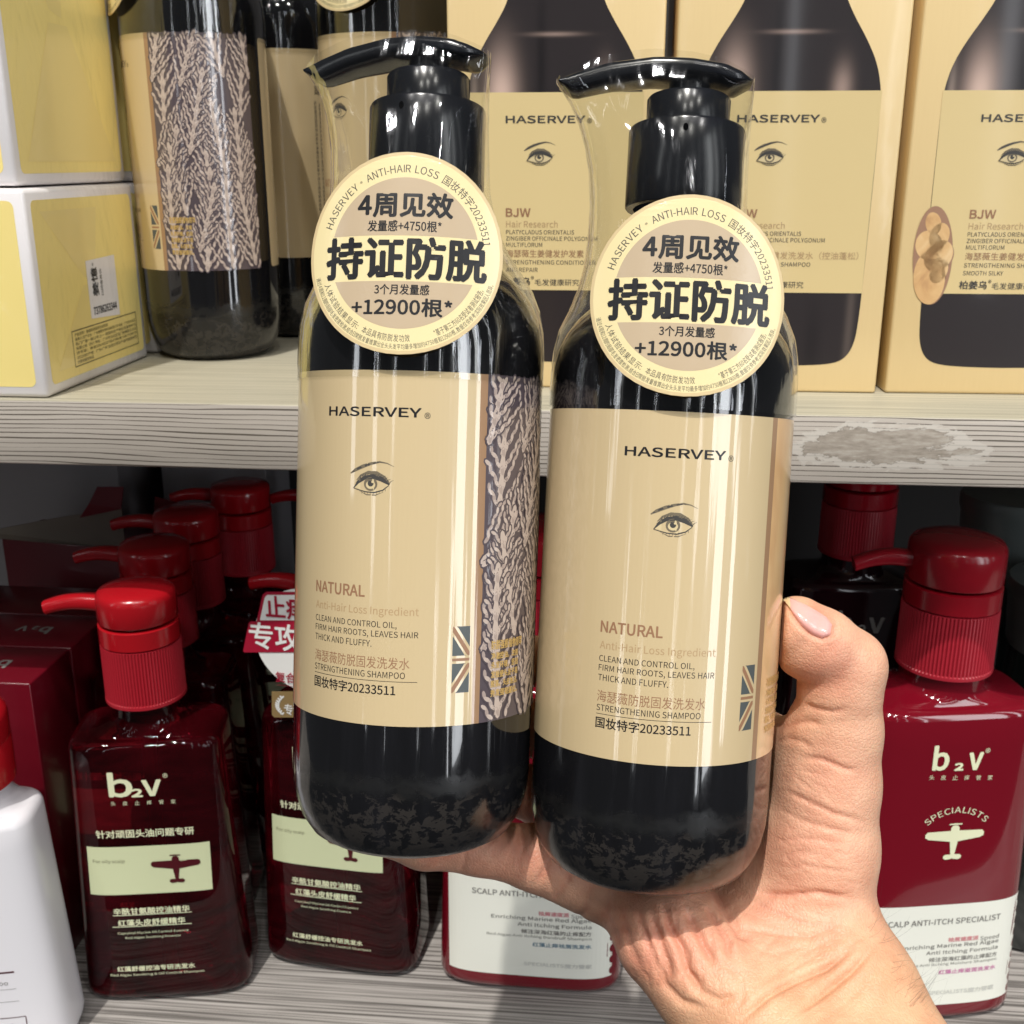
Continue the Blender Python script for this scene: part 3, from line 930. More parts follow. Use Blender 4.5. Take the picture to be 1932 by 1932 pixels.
def gold_carton(label, xc, y, w, rz, product, line2, brown):
    root = thing('gold_carton', label, 'carton', (xc, y, .3372), rad(rz), 'gold shampoo cartons on the upper shelf')
    h = .262
    rounded_box('carton', w, .085, h, .0012, CARD, root, (0, .0425, h / 2))
    A = Art()
    half = [(19, 262), (19, 176), (20.5, 168), (25, 160), (31, 151), (35.8, 142), (38.2, 133), (39, 124), (38.6, 60), (38, 30), (36.5, 21), (33, 15.5), (27, 13.2), (14, 12.4), (0, 12.2)]
    for _ in range(3):                           # round the corners of the outline
        sm = [half[0]]
        for p, q in zip(half[:-1], half[1:]):
            sm += [(p[0] * .75 + q[0] * .25, p[1] * .75 + q[1] * .25), (p[0] * .25 + q[0] * .75, p[1] * .25 + q[1] * .75)]
        half = sm + [half[-1]]
    A.poly(half + [(-x, yy) for x, yy in half[::-1][1:]], 2, 1)
    A.quad([(-38.9, 131), (38.9, 131), (38.3, 45.5), (-38.3, 45.5)], 1, 2, 2, 2)
    A.text('HASERVEY', -21.5, 119.8, 4, 3, 35, 3.0, bold=.12)
    A.text('®', 14.4, 119.2, 4, 3, h=2.2)
    draw_eye(A, -6.5, 103.8, 11.0, 4, 8, 7, 3)
    tx = -21.5
    A.text('BJW', tx, 80.0, 5, 3, 11.0, 3.6, bold=.13)
    A.text('Hair Research', tx, 75.0, 6, 3, 23.5, 3.0)
    A.text('PLATYCLADUS ORIENTALIS', tx, 71.4, 4, 3, 31.0, 1.9)
    A.text('ZINGIBER OFFICINALE POLYGONUM', tx, 68.6, 4, 3, 41.5, 1.9)
    A.text('MULTIFLORUM', tx, 65.8, 4, 3, 16.5, 1.9)
    A.text(product, tx, 61.9, 5 if brown else 6, 3, 3.55 * len(product), 3.4)
    A.text('STRENGTHENING ' + line2[0], tx, 58.0, 4, 3, 41 if line2[0] != 'SHAMPOO' else 36, 1.9)
    A.text(line2[1], tx, 54.6, 4, 3, h=1.9)
    A.text('柏姜乌', tx - 1, 49.4, 4, 3, 12, 3.6, bold=.08)
    A.text('®', tx + 11.4, 51, 4, 3, h=1.5)
    A.text('毛发健康研究', tx + 13.2, 49.0, 4, 3, 20.5, 3.0)
    A.disc(-35.5, 62, 8.6, 21.5, 10, 3, 40, .06)
    for gx_, gy_, ga, gb, gr_ in ((-36.0, 52.5, 6.2, 10.6, .1), (-33.0, 62.0, 5.2, 6.4, -.5), (-37.6, 66.5, 5.2, 6.0, .5), (-33.6, 70.5, 3.8, 5.2, -.2), (-36.8, 76.0, 3.0, 4.4, .3), (-32.2, 55.5, 3.4, 5.0, -.3)):
        A.disc(gx_ + .25, gy_ - .35, ga + .9, gb + .9, 10, 3.2, 30, gr_)
        A.disc(gx_, gy_, ga * 1.12, gb * 1.12, 9, 3.4, 30, gr_)
    A.build('printed_front', lambda px, py, o: (px, -o, py), CARD_MATS, root, .00010)
    return root
gold_carton('gold carton printed with a dark bottle, leftmost of the three, between the held bottles', -.0275, .519, .0945, 0.4, '海瑟薇生姜健发护发素', ('CONDITIONER', 'AND REPAIR'), True)
gold_carton('gold carton printed with a dark bottle, middle of the three, behind the right held bottle', .0735, .518, .0975, 0.6, '海瑟薇生姜健发洗发水（控油蓬松）', ('SHAMPOO', ''), False)
gold_carton('gold carton printed with a ginger root and bottle, cut off at the right edge', .1770, .521, .1005, 1.4, '海瑟薇生姜健发洗发水（柔顺丝滑）', ('SHAMPOO', 'SMOOTH SILKY'), True)

# ------------------------------------------------------------------ red pump bottles on the lower shelf
RED = mat('red_pump_plastic', srgb(166, 18, 28), .22, .5, .25, .1)
RED_RIB = mat('red_ribbed_plastic', srgb(164, 28, 42), .42, .45)
RED_D = mat('dark_red_pump_plastic', srgb(142, 16, 30), .2, .5, .25, .1)
RED_RIB_D = mat('dark_red_ribbed_plastic', srgb(158, 32, 46), .42, .45)
CLEAR = mat('clear_dark_red_bottle', (.23, .010, .022), .02, .55, 0, .03, .90, 1.38)
t = NT(CLEAR)
t.l(t.mix(t.ramp(t.noise(t.coords((9, 9, 26)), 1.0, 3, .6, 1.5), [(.36, BLACK), (.66, WHITE)]), (.06, .002, .005), (.34, .010, .026)), t.b.inputs['Base Color'])
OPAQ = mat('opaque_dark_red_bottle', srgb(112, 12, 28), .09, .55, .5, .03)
t = NT(OPAQ)
t.l(t.bump(t.noise(t.coords((14, 14, 7)), 1.0, 2), .10, .003), t.b.inputs['Normal'])
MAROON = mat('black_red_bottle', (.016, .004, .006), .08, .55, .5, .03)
TUBE = mat('red_dip_tube', (.75, .03, .05), .3)
PRINT = mat('cream_print', srgb(226, 228, 192), .45)
PALE = mat('pale_green_label', srgb(206, 212, 172), .45)
IVORY = mat('ivory_label', srgb(232, 233, 222), .42, .4, .2, .1)
P_DARK = mat('maroon_print', srgb(74, 12, 22), .4)
P_GREY = mat('grey_print', srgb(128, 126, 122), .45)
P_FAINT = mat('faint_grey_print', srgb(206, 207, 200), .45)
P_PINK = mat('pink_print', srgb(214, 140, 146), .45)
P_MAG = mat('magenta_print', srgb(204, 124, 172), .45)
P_TEAL = mat('teal_print', srgb(110, 140, 158), .45)
P_OLIVE = mat('olive_print', srgb(140, 138, 112), .45)
PR_MATS = [PRINT, PALE, IVORY, P_DARK, P_GREY, P_FAINT, P_PINK, P_MAG, P_TEAL, P_OLIVE]

class BodyShape:
    """flat-fronted pump bottle body: rounded rectangle in plan, wider at its foot"""
    def __init__(s, a0, a1, b0, b1, zs, zn, rn, n=4.6):
        s.a0, s.a1, s.b0, s.b1, s.zs, s.zn, s.rn, s.n = a0, a1, b0, b1, zs, zn, rn, n
    def ab(s, z):
        k = min(max(z / s.zs, 0), 1)
        return s.a0 + (s.a1 - s.a0) * k, s.b0 + (s.b1 - s.b0) * k
    def front(s, x, z, o):
        a, b = s.ab(z)
        q = min(abs(x / a), .9999)
        return -b * (1 - q ** s.n) ** (1 / s.n) - o
    def mesh(s):
        rings = []
        for i in (0, .35, .7, 1):
            q = i * math.pi / 2
            ins = 6.5 * (1 - math.sin(q))
            z = 6.5 * (1 - math.cos(q))
            a, b = s.ab(z)
            rings.append(super_ring(a - ins, b - ins, s.n, z, 96))
        for z in np.linspace(12, s.zs - 5, 12):
            a, b = s.ab(z)
            rings.append(super_ring(a, b, s.n, z, 96))
        a, b = s.ab(s.zs)
        for q in np.linspace(.3, math.pi / 2, 6):
            rings.append(super_ring(a - 5 * (1 - math.cos(q)), b - 5 * (1 - math.cos(q)), s.n, s.zs - 5 + 5 * math.sin(q), 96))
        a, b = a - 5, b - 5
        for q in np.linspace(.12, 1, 9):
            k = q * q * (3 - 2 * q)
            n = s.n + (2 - s.n) * min(1, k * 1.25)
            zz = s.zs + (s.zn - s.zs) * (q ** 2.4 * .75 + q * .25)
            rings.append(super_ring(a + (s.rn - a) * (1 - (1 - q) ** 1.35), b + (s.rn - b) * (1 - (1 - q) ** 1.35), n, zz, 96))
        rings.append(super_ring(s.rn, s.rn, 2, s.zn + 6, 96))
        return loft(rings, True, True)
def red_pump(root, r, z0, z1, z2, z3, z4, nozzle, mats, detail=True):
    """ribbed collar z0..z1, ring ..z2, head z3..z4; nozzle = (angle, length)"""
    m_head, m_rib = mats
    v, f = [], []
    seg = 240 if detail else 48
    prof = [(r * .90, z0 + .2), (r * 1.0, z0 + .8), (r * 1.0, z0 + 2.4), (r * .992, z0 + 3), (r * .985, z1 - 1.2), (r * .975, z1 - .4), (r * .90, z1)]
    for (rr, zz) in prof:
        for k in range(seg):
            a = 2 * math.pi * k / seg
            g = 1.0
            if detail and z0 + 2.9 < zz < z1 - .5:
                g = 1 - .032 * (k % 3 == 0)
            v.append((rr * g * math.sin(a), -rr * g * math.cos(a), zz))
    for i in range(len(prof) - 1):
        for k in range(seg):
            k2 = (k + 1) % seg
            f.append((i * seg + k, i * seg + k2, (i + 1) * seg + k2, (i + 1) * seg + k))
    link_mesh('ribbed_collar', sc_mm(v), f, m_rib, root, sharp=25)
    v, f = lathe([(r * .88, z1 + .1), (r * .985, z1 + .7), (r * .985, z2 - .5), (r * .95, z2), (r * .86, z2 + .2)], 64)
    link_mesh('lock_ring', sc_mm(v), f, m_head, root, sharp=40)
    hh = z4 - z3
    v, f = lathe([(r * .86, z3 - .3), (r * .965, z3 + .3), (r * .975, z3 + .7), (r * .975, z4 - hh * .34), (r * .96, z4 - hh * .22), (r * .90, z4 - hh * .12), (r * .7, z4 - hh * .045), (r * .35, z4), (.01, z4 + .1)], 64)
    head = link_mesh('pump_head', sc_mm(v), f, m_head, root, sharp=50)
    ang, ln = nozzle
    rings = []
    zc = z3 + hh * .44
    for q in np.linspace(0, 1, 12):
        d = r * .86 + (ln + r * .1) * q
        drop = -hh * .16 * max(0, q - .25) ** 2 * 2.2
        w = 5.0 - 1.2 * q
        h = 4.5 - 1.1 * q
        c0 = zc + drop + 1.2 * math.sin(q * 2.2)
        ring = []
        for k in range(20):
            t_ = 2 * math.pi * k / 20
            cc, ss = math.cos(t_), math.sin(t_)
            cx_ = w * math.copysign(abs(cc) ** .75, cc)
            x, y = -d, cx_
            x += -ss * h * .25 * q
            ring.append((x * math.cos(ang) - y * math.sin(ang), x * math.sin(ang) + y * math.cos(ang), c0 + h * math.copysign(abs(ss) ** .75, ss)))
        rings.append(ring)
    v, f = loft(rings)
    link_mesh('nozzle', sc_mm(v), f, m_head, head, sharp=60)

SMALL = BodyShape(45.5, 39.0, 27.0, 24.0, 157, 166, 16.5)
BIG = BodyShape(51.5, 45.0, 31.0, 27.0, 183, 190, 20.5)
def local_xz(root, yfront):
    """function turning a pixel into millimetres on the bottle's front plane"""
    mw = Matrix.Translation(root.location) @ Matrix.Rotation(root.rotation_euler.z, 4, 'Z')
    p0 = np.array(mw @ Vector((0, yfront * .001, 0)))
    n = np.array((mw.to_3x3() @ Vector((0, -1, 0))))
    inv = mw.inverted()
    def f(u, v):
        q = inv @ Vector(on_plane(u, v, p0, n))
        return q.x * 1000, q.z * 1000
    return f
def b2v_logo(A, px, bx0, bx1, by0, by1, tx0, tx1, ty0, ty1, vx0, vx1, vy0, vy1, rx, ry, m):
    def T(s, x0, x1, y0, y1, bold):
        a, b = px(x0, y1), px(x1, y0)
        A.text(s, (a[0] + b[0]) / 2, (a[1] + b[1]) / 2, m, 2, abs(b[0] - a[0]) - 2 * bold, abs(b[1] - a[1]) - 2 * bold, 'C', bold)
    T('b', bx0, bx1, by0, by1, .45)
    T('2', tx0, tx1, ty0, ty1, .35)
    T('v', vx0, vx1, vy0, vy1, .45)
    q = px(rx, ry)
    A.text('®', q[0], q[1], m, 2, h=2.6, align='C')
def line_text(A, px, s, x0, x1, y, h, m, bold=0.0, y1=None):
    a, b = px(x0, y), px(x1, y if y1 is None else y1)
    sk = (b[1] - a[1]) / max(b[0] - a[0], .1)
    A.text(s, (a[0] + b[0]) / 2, (a[1] + b[1]) / 2, m, 3, b[0] - a[0], h, 'C', bold, skew=sk)

def art_small(root, S):
    lp = local_xz(root, -S.b0 * .97)
    px = lambda x, y: lp(x * .44651, 1069.1 + y * .44651)
    A = Art()
    b2v_logo(A, px, 458, 549, 874, 984, 553, 598, 944, 982, 600, 676, 905, 978, 694, 890, 0)
    for k, ch in enumerate('头皮止痒管家'):
        q = px(475 + 51 * k, 1008 - k * 2)
        A.text(ch, q[0], q[1], 0, 3, h=2.4, align='C')
    def flat(s, x0, x1, y, h, m=0, bold=0.0):
        a, b = px(x0, y), px(x1, y)
        zc = px((x0 + x1) / 2, y)[1]
        A.text(s, (a[0] + b[0]) / 2, zc, m, 3, b[0] - a[0], h, 'C', bold)
    flat('针对顽固头油问题专研', 400, 818, 1130, 4.6, 0, .09)
    c = [px(356, 1176), px(881, 1160), px(896, 1362), px(376, 1385)]
    zt_, zb_ = px(620, 1184)[1], px(620, 1384)[1]
    A.quad([(c[0][0], zt_), (c[1][0], zt_), (c[2][0], zb_), (c[3][0], zb_)], 1, 1, 30, 4)
    flat('For oily scalp', 388, 526, 1252, 2.6, 9)
    q0, q1 = px(636, 1262), px(847, 1262)
    draw_plane(A, (q0[0] + q1[0]) / 2, px(742, 1280)[1], q1[0] - q0[0], 3, 3)
    flat('辛酰甘氨酸控油精华', 478, 801, 1452, 3.9, 0, .08)
    flat('红藻头皮舒缓精华', 498, 783, 1500, 3.9, 0, .08)
    for y in (1477, 1525):
        a, b = px(476, y), px(812, y)
        A.grid(a[0], b[0], a[1] - .2, a[1] + .2, 0, 3, 14, 1)
    flat('Capryloyl Glycine Oil Control Essence', 497, 798, 1543, 1.8)
    flat('Red Algae Soothing Essence', 530, 764, 1563, 1.8)
    flat('红藻舒缓控油专研洗发水', 496, 826, 1690, 3.2, 0, .06)
    flat('Red Algae Soothing & Oil Control Shampoo', 467, 866, 1716, 2.0)
    fn = lambda x, y, o: (x, S.front(x * 1000, y * 1000, 0) * .001 - o, y)
    return A.build('front_print', fn, PR_MATS, root, .00010)

def pump_bottle_red(label, x, y, rz, S, kind, group, z=.0002, pump=None, noz=(0.0, 26)):
    root = thing('pump_bottle', label, 'pump bottle', (x, y, z), rad(rz), group)
    v, f = S.mesh()
    body = link_mesh('bottle_body', sc_mm(v), f, {'clear': CLEAR, 'opaque': OPAQ, 'maroon': MAROON}[kind], root, sharp=60)
    if kind == 'clear':
        v, f = lathe([(3.6, 6), (3.6, 150), (8.5, 152), (8.5, 166)], 24, True, True)
        link_mesh('dip_tube', sc_mm(v), f, TUBE, root, sharp=40)
    zz = pump
    red_pump(root, *zz, noz, (RED, RED_RIB) if kind == 'clear' else (RED_D, RED_RIB_D))
    return root
G_RED = 'dark red pump bottles on the lower shelf'
P_SMALL = (20.4, 172.5, 205, 215.5, 217, 234.5)
P_BIG = (23.6, 196.5, 230.5, 241.5, 243, 265.5)
b1 = pump_bottle_red('clear dark red pump bottle in front, its bright red pump catching the sun', -.2375, .507, 10, SMALL, 'clear', G_RED, pump=P_SMALL, noz=(rad(-4), 27))
art_small(b1, SMALL)
for k, (x, y, lab) in enumerate(((-.256, .5755, 'dark red pump bottle right behind the sunlit front one'), (-.2605, .636, 'dark red pump bottle third from the front of its row, in shade'), (-.2460, .6970, 'dark red pump bottle at the back of its row, deepest in shade'))):
    c = copy_tree(b1)
    c.location = (x, y, .0002)
    c.rotation_euler = (0, 0, rad((4, 6, 8)[k]))
    c['label'] = lab
b2 = copy_tree(b1)
b2.location = (-.1435, .537, .0002)
b2.rotation_euler = (0, 0, rad(-5.5))
b2['label'] = 'clear dark red pump bottle with a round white sticker, below the left held bottle'
b3 = copy_tree(b1)
b3.location = (-.178, .697, .0002)
b3.rotation_euler = (0, 0, rad(2))
b3['label'] = 'dark red pump bottle furthest back, only its spout showing beside the left held bottle'

# round promotional sticker leaning on the shoulder of the second clear bottle
SW = mat('white_sticker', srgb(236, 236, 232), .4)
SR = mat('crimson_sticker', srgb(164, 24, 52), .4)
SGOLD = mat('olive_gold_sticker', srgb(142, 118, 78), .4)
A = Art()
lp = local_xz(b2, -24.0)
px = lambda x, y: lp((700 + x / 2.4133) * .62891, (1400 + y / 2.4133) * .62891)
cc, ee = px(560, 1240), px(180, 1240)
R_ = abs(cc[0] - ee[0])
A.disc(cc[0], cc[1], R_, R_, 0, 1, 56)
A.poly([px(190, 1100), px(235, 905), px(262, 885), px(800, 885), px(800, 1100)], 1, 2)
A.poly([px(215, 1090), px(250, 925), px(268, 907), px(780, 907), px(780, 1090)], 0, 3)
A.poly([px(95, 1310), px(98, 1295), px(135, 1110), px(150, 1097), px(860, 1097), px(830, 1318), px(105, 1320)], 1, 4)
A.poly([px(300, 1600), px(302, 1770), px(320, 1788), px(800, 1788), px(800, 1600)], 2, 4)
def tx(s, x0, x1, y0, y1, m, bold):
    a, b = px(x0, y1), px(x1, y0)
    A.text(s, (a[0] + b[0]) / 2, (a[1] + b[1]) / 2, m, 6, b[0] - a[0], b[1] - a[1], 'C', bold)
tx('止痒', 265, 545, 930, 1065, 1, .25)
tx('专攻', 150, 500, 1125, 1285, 0, .25)
tx('复合', 332, 470, 1468, 1530, 1, .08)
tx('专利', 395, 520, 1700, 1765, 0, .08)
a, b = px(338, 1553), px(700, 1560)
A.grid(a[0], b[0], a[1] - .1, a[1] + .1, 1, 5, 1, 1)
for k in range(9):
    q = k / 8
    p = px(340 + 34 * (2 * q - 1) ** 2, 1640 + 118 * q)
    A.disc(p[0] + .6, p[1], 1.0, .5, 0, 6, 8, .9)
    A.disc(p[0] - .4, p[1], 1.0, .5, 0, 6, 8, 2.4)
stk = A.build('round_sticker', lambda x, y, o: (x, -.0278 - o, y), [SW, SR, SGOLD], b2, .00012)

# the two larger opaque bottles with ivory labels
def art_big(root, S, mode):
    lp = local_xz(bigR, -S.b0 * .93)
    px = lambda x, y: lp(1257.8 + x * .47916, 1006.2 + y * .47916)
    A = Art()
    if mode != 'dandruff':
        pass
    b2v_logo(A, px, 1048, 1126, 838, 941, 1135, 1176, 907, 940, 1188, 1256, 865, 938, 1270, 860, 0)
    for k, ch in enumerate('头皮止痒管家'):
        q = px(1047 + 46 * k, 965)
        A.text(ch, q[0], q[1], 0, 3, h=2.6, align='C')
    c = px(1135, 1190)
    e = px(1255, 1190)
    A.arc('SPECIALISTS', c[0], px(1135, 1240)[1], px(1135, 1092)[1] - px(1135, 1240)[1], -48, 48, 3.3, 0, bold=.1)
    q0, q1 = px(1017, 1200), px(1247, 1200)
    draw_plane(A, (q0[0] + q1[0]) / 2, px(1132, 1215)[1], q1[0] - q0[0], 0, 3)
    xr, zt_, zb_ = px(1370, 1640)[0], px(1100, 1459)[1], px(1100, 1843)[1]
    xl = -44.0
    nsc = 9
    A.grid(xl, xr, zb_, zt_, 2, 1, 40, 2)
    st = (zt_ - zb_) / nsc
    for k in range(nsc):                       # postage-stamp edge
        zc = zb_ + st * (k + .5)
        A.poly([(xr, zb_ + st * k), (xr + 1.6, zb_ + st * k + .2)] + [(xr + 1.6 - 1.5 * math.sin(q), zc - st * .36 * math.cos(q)) for q in np.linspace(0, math.pi, 8)] + [(xr + 1.6, zb_ + st * (k + 1) - .2), (xr, zb_ + st * (k + 1))], 2, 1.3)
    def flat(s, x0, x1, y, h, m, bold=0.0):
        a, b = px(x0, y), px(x1, y)
        A.text(s, (a[0] + b[0]) / 2, px((x0 + x1) / 2, y)[1], m, 3, b[0] - a[0], h, 'C', bold)
    flat('SCALP ANTI-ITCH SPECIALIST', 852, 1313, 1524, 3.3, 4, .07)
    flat('祛屑速度派', 1105, 1223, 1590, 2.6, 6, .07)
    flat('Speed', 1231, 1308, 1588, 3.2, 4)
    flat('Enriching Marine Red Algae', 917, 1304, 1617, 3.0, 4, .03)
    flat('Anti Itching Formula', 1018, 1301, 1638, 3.0, 4, .03)
    flat('倾注深海红藻的止痒配方', 1028, 1297, 1663, 2.7, 4, .03)
    flat('Red Algae Anti Itching Moisture Shampoo' if mode != 'dandruff' else 'Red Algae Anti Itching Dandruff Shampoo', 890, 1295, 1688, 2.2, 4)
    flat('红藻止痒滋润洗发水' if mode != 'dandruff' else '红藻止痒祛屑洗发水', 1066, 1291, 1711, 2.7, 7 if mode != 'dandruff' else 8, .05)
    flat('SPECIALISTS魔力管家', 1022, 1282, 1790, 2.8, 5, .08)
    fn = lambda x, y, o: (x, S.front(x * 1000, y * 1000, 0) * .001 - o, y)
    return A.build('front_print', fn, PR_MATS, root, .00010)
bigR = pump_bottle_red('large opaque dark red pump bottle with an ivory stamp-edged label, right of the wrist', .1720, .531, 11, BIG, 'opaque', G_RED, pump=P_BIG, noz=(rad(-8), 27))
bpy.context.view_layer.update()
bigM = copy_tree(bigR)
bigM['label'] = 'large opaque dark red pump bottle with an ivory label, half hidden behind the palm'
bigM.location = (-.036, .535, .0002)
bigM.rotation_euler = (0, 0, rad(-1.0))
art_big(bigR, BIG, 'moisture')
art_big(bigM, BIG, 'dandruff')
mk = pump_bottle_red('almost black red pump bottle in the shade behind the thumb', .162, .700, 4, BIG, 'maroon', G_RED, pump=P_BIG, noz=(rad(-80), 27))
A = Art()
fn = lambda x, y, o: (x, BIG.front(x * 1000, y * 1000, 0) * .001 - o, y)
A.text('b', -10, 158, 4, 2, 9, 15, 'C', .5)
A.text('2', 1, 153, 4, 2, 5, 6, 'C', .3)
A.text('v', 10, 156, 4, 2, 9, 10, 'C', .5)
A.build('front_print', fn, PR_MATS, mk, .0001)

# white bottle with a red cap, cut off by the left edge
WHITE_PL = mat('white_bottle_plastic', srgb(226, 224, 228), .32, .5, .15, .1)
wb = thing('white_bottle', 'white shampoo bottle with a round red cap, cut off at the left edge', 'shampoo bottle', (-.3095, .452, .0002), rad(10))
WS = BodyShape(39.0, 33.0, 24.0, 20.5, 137, 151, 19.5, 3.6)
v, f = WS.mesh()
link_mesh('bottle_body', sc_mm(v), f, WHITE_PL, wb, sharp=70)
v, f = lathe([(23.2, 150), (24.0, 150.6), (24.2, 172), (23.9, 172.6), (24.2, 173.2), (24.2, 184), (23.4, 187.5), (20, 190.5), (12, 192), (.01, 192.4)], 64)
link_mesh('cap', sc_mm(v), f, RED, wb, sharp=40)
A = Art()
A.text('SPECIALISTS', 12.5, 69, 4, 2, 38, 4.4, 'R')
A.grid(-20, 18.6, 54.4, 55.3, 3, 2, 12, 1)
A.text('Shampoo', 15, 48.5, 4, 2, 17, 3.4, 'R')
A.grid(-20, 18.6, 44.9, 45.1, 4, 2, 12, 1)
A.grid(-20, 19, 37.6, 37.8, 4, 2, 12, 1)
for a, b, c, d_ in ((-20, 24.9, 21, 25.3), (-20, 2.0, 21.4, 2.4), (20.8, 2.2, 21.2, 25)):
    A.grid(a, c, b + 3, d_ + 3, 3, 2, 12, 1)
A.text('SPECIALISTS', 15, 23, 4, 2, 26, 2.6, 'R')
draw_plane(A, 2, 14, 26, 3, 2)
A.build('front_print', lambda x, y, o: (x, WS.front(x * 1000, y * 1000, 0) * .001 - o, y), PR_MATS, wb, .0001)

# dark red cartons stacked in a row at the left, their lids showing
CRT = mat('dark_red_carton', srgb(96, 8, 24), .34, .5, .3, .1)
CRT_IN = mat('carton_inside', srgb(126, 120, 110), .7)
G_C = 'dark red cartons in a row on the lower shelf'
for k, (y, dx, lab) in enumerate(((.5085, 0, 'dark red carton at the front of its row beside the white bottle'), (.5545, .0005, 'dark red carton second in its row, white logo upside down on its lid'), (.6005, -.0005, 'dark red carton third in its row in deep shade'))):
    r_ = thing('red_carton', lab, 'carton', (-.302 + dx, y, .0002), 0, G_C)
    rounded_box('carton', .092, .0445, .175, .0009, CRT, r_, (-.046, .02225, .0875))
    A = Art()
    A.text('b', -27, 22, 4, 1, 6.5, 9.5, 'C', .35, rot=math.pi)
    A.text('2', -34, 25, 4, 1, 4, 4.4, 'C', .2, rot=math.pi)
    A.text('v', -41, 23.5, 4, 1, 6, 6.4, 'C', .35, rot=math.pi)
    A.build('lid_print', lambda x, y_, o: (x, y_, .1751 + o), PR_MATS, r_, .0001)
t_ = thing('open_carton', 'torn open dark red carton with pale inner flaps at the back left', 'carton', (-.352, .668, .0002), rad(-8))
rounded_box('carton', .110, .045, .196, .0009, CRT, t_, (0, .0225, .098))
def flap(pts, m, nm):
    f_ = [tuple(range(len(pts)))]
    n = (Vector(pts[1]) - Vector(pts[0])).cross(Vector(pts[2]) - Vector(pts[0])).normalized() * .0006
    v_ = [tuple(p) for p in pts] + [tuple(Vector(p) + n) for p in pts]
    k = len(pts)
    f_ = [tuple(range(k))[::-1], tuple(range(k, 2 * k))] + [(i, (i + 1) % k, k + (i + 1) % k, k + i) for i in range(k)]
    link_mesh(nm, v_, f_, m, t_, smooth=False)
flap([(-.055, -.002, .197), (.040, -.002, .197), (.047, -.012, .228), (.010, -.016, .222), (-.055, -.014, .206)], CRT_IN, 'inner_flap')
flap([(.020, -.018, .222), (.0475, -.0135, .2285), (.050, -.012, .243), (.034, -.016, .243), (.028, -.018, .232)], CRT, 'outer_flap')
flap([(.0555, .004, .197), (.0555, .042, .197), (.082, .040, .212), (.060, .006, .232)], CRT, 'side_flap')
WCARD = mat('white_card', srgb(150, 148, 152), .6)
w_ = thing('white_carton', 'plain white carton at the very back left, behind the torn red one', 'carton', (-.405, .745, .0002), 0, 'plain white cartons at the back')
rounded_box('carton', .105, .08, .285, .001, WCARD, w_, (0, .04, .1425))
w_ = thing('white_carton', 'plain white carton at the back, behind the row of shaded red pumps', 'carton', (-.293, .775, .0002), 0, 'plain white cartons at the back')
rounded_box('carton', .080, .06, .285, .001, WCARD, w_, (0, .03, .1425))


# dark green jars at the far right
JAR = mat('dark_green_jar', (.012, .018, .017), .16, .5, .4, .05)
JARLID = mat('grey_green_lid', (.085, .10, .098), .35, .5)
def jar(label, x, y, r, h):
    j = thing('dark_jar', label, 'jar', (x, y, .0002), 0, 'dark green jars')
    v, f = lathe([(0.01, 0), (r - 3, 0), (r, 3), (r, h * .42), (r * .97, h * .50), (r * .80, h * .60), (r * .72, h * .66), (r * .70, h * .84)], 64)
    link_mesh('jar_body', sc_mm(v), f, JAR, j, sharp=60)
    v, f = lathe([(r * .66, h * .80), (r * .74, h * .83), (r * .80, h * .955), (r * .83, h * .965), (r * .83, h * .99), (r * .80, h), (.01, h + .6)], 64)
    link_mesh('lid', sc_mm(v), f, JARLID, j, sharp=35)
jar('dark green jar with a wide grey lid at the far right, higher and further back', .2480, .672, 38, 246)
jar('dark green jar at the far right edge behind the large red pump bottle', .2580, .600, 40, 218)

# ------------------------------------------------------------------ the hand
SKIN = mat('skin', srgb(226, 172, 142), .46, .42, sss=.18)
t = NT(SKIN)
t.b.inputs['Subsurface Radius'].default_value = (.0035, .0013, .0008)
att = t.n('ShaderNodeVertexColor', layer_name='tone')
mott = t.noise(t.coords((85, 85, 85)), 1.0, 4, .6)
mott2 = t.noise(t.coords((420, 420, 420)), 1.0, 2)
c1 = t.mix(t.ramp(mott, [(.34, BLACK), (.68, WHITE)]), srgb(196, 134, 108), srgb(236, 194, 162))
c1 = t.mix(.6, c1, att.outputs['Color'], 'MIX')
c1 = t.mix(t.math('MULTIPLY', mott2, .22), c1, srgb(206, 138, 114))
t.l(c1, t.b.inputs['Base Color'])
# fine skin lines: short ridges and a net of tiny creases
rid = t.n('ShaderNodeTexVoronoi', feature='DISTANCE_TO_EDGE')
rid.inputs['Scale'].default_value = 1.0
wv_ = t.n('ShaderNodeVectorMath', operation='ADD')
nz = t.n('ShaderNodeTexNoise')
nz.inputs['Scale'].default_value = 1.0
t.l(t.coords((160, 160, 160)), nz.inputs['Vector'])
t.l(t.coords((900, 560, 760)), wv_.inputs[0])
t.l(nz.outputs['Color'], wv_.inputs[1])
t.l(wv_.outputs[0], rid.inputs['Vector'])
cell = t.ramp(rid.outputs['Distance'], [(0, BLACK), (.22, WHITE)])
long_ = t.noise(t.coords((150, 700, 420)), 1.0, 3, .6, .8)
hh_ = t.math('ADD', t.math('MULTIPLY', cell, .35), t.math('MULTIPLY', long_, .9))
t.l(t.bump(hh_, .38, .0006), t.b.inputs['Normal'])
NAIL = mat('finger_nail', srgb(232, 172, 164), .2, .5, .4, .1, sss=.1)
NAILTIP = mat('nail_edge', srgb(226, 204, 160), .3, .5, .3, .1)
HAIR = mat('arm_hair', (.03, .022, .018), .5)

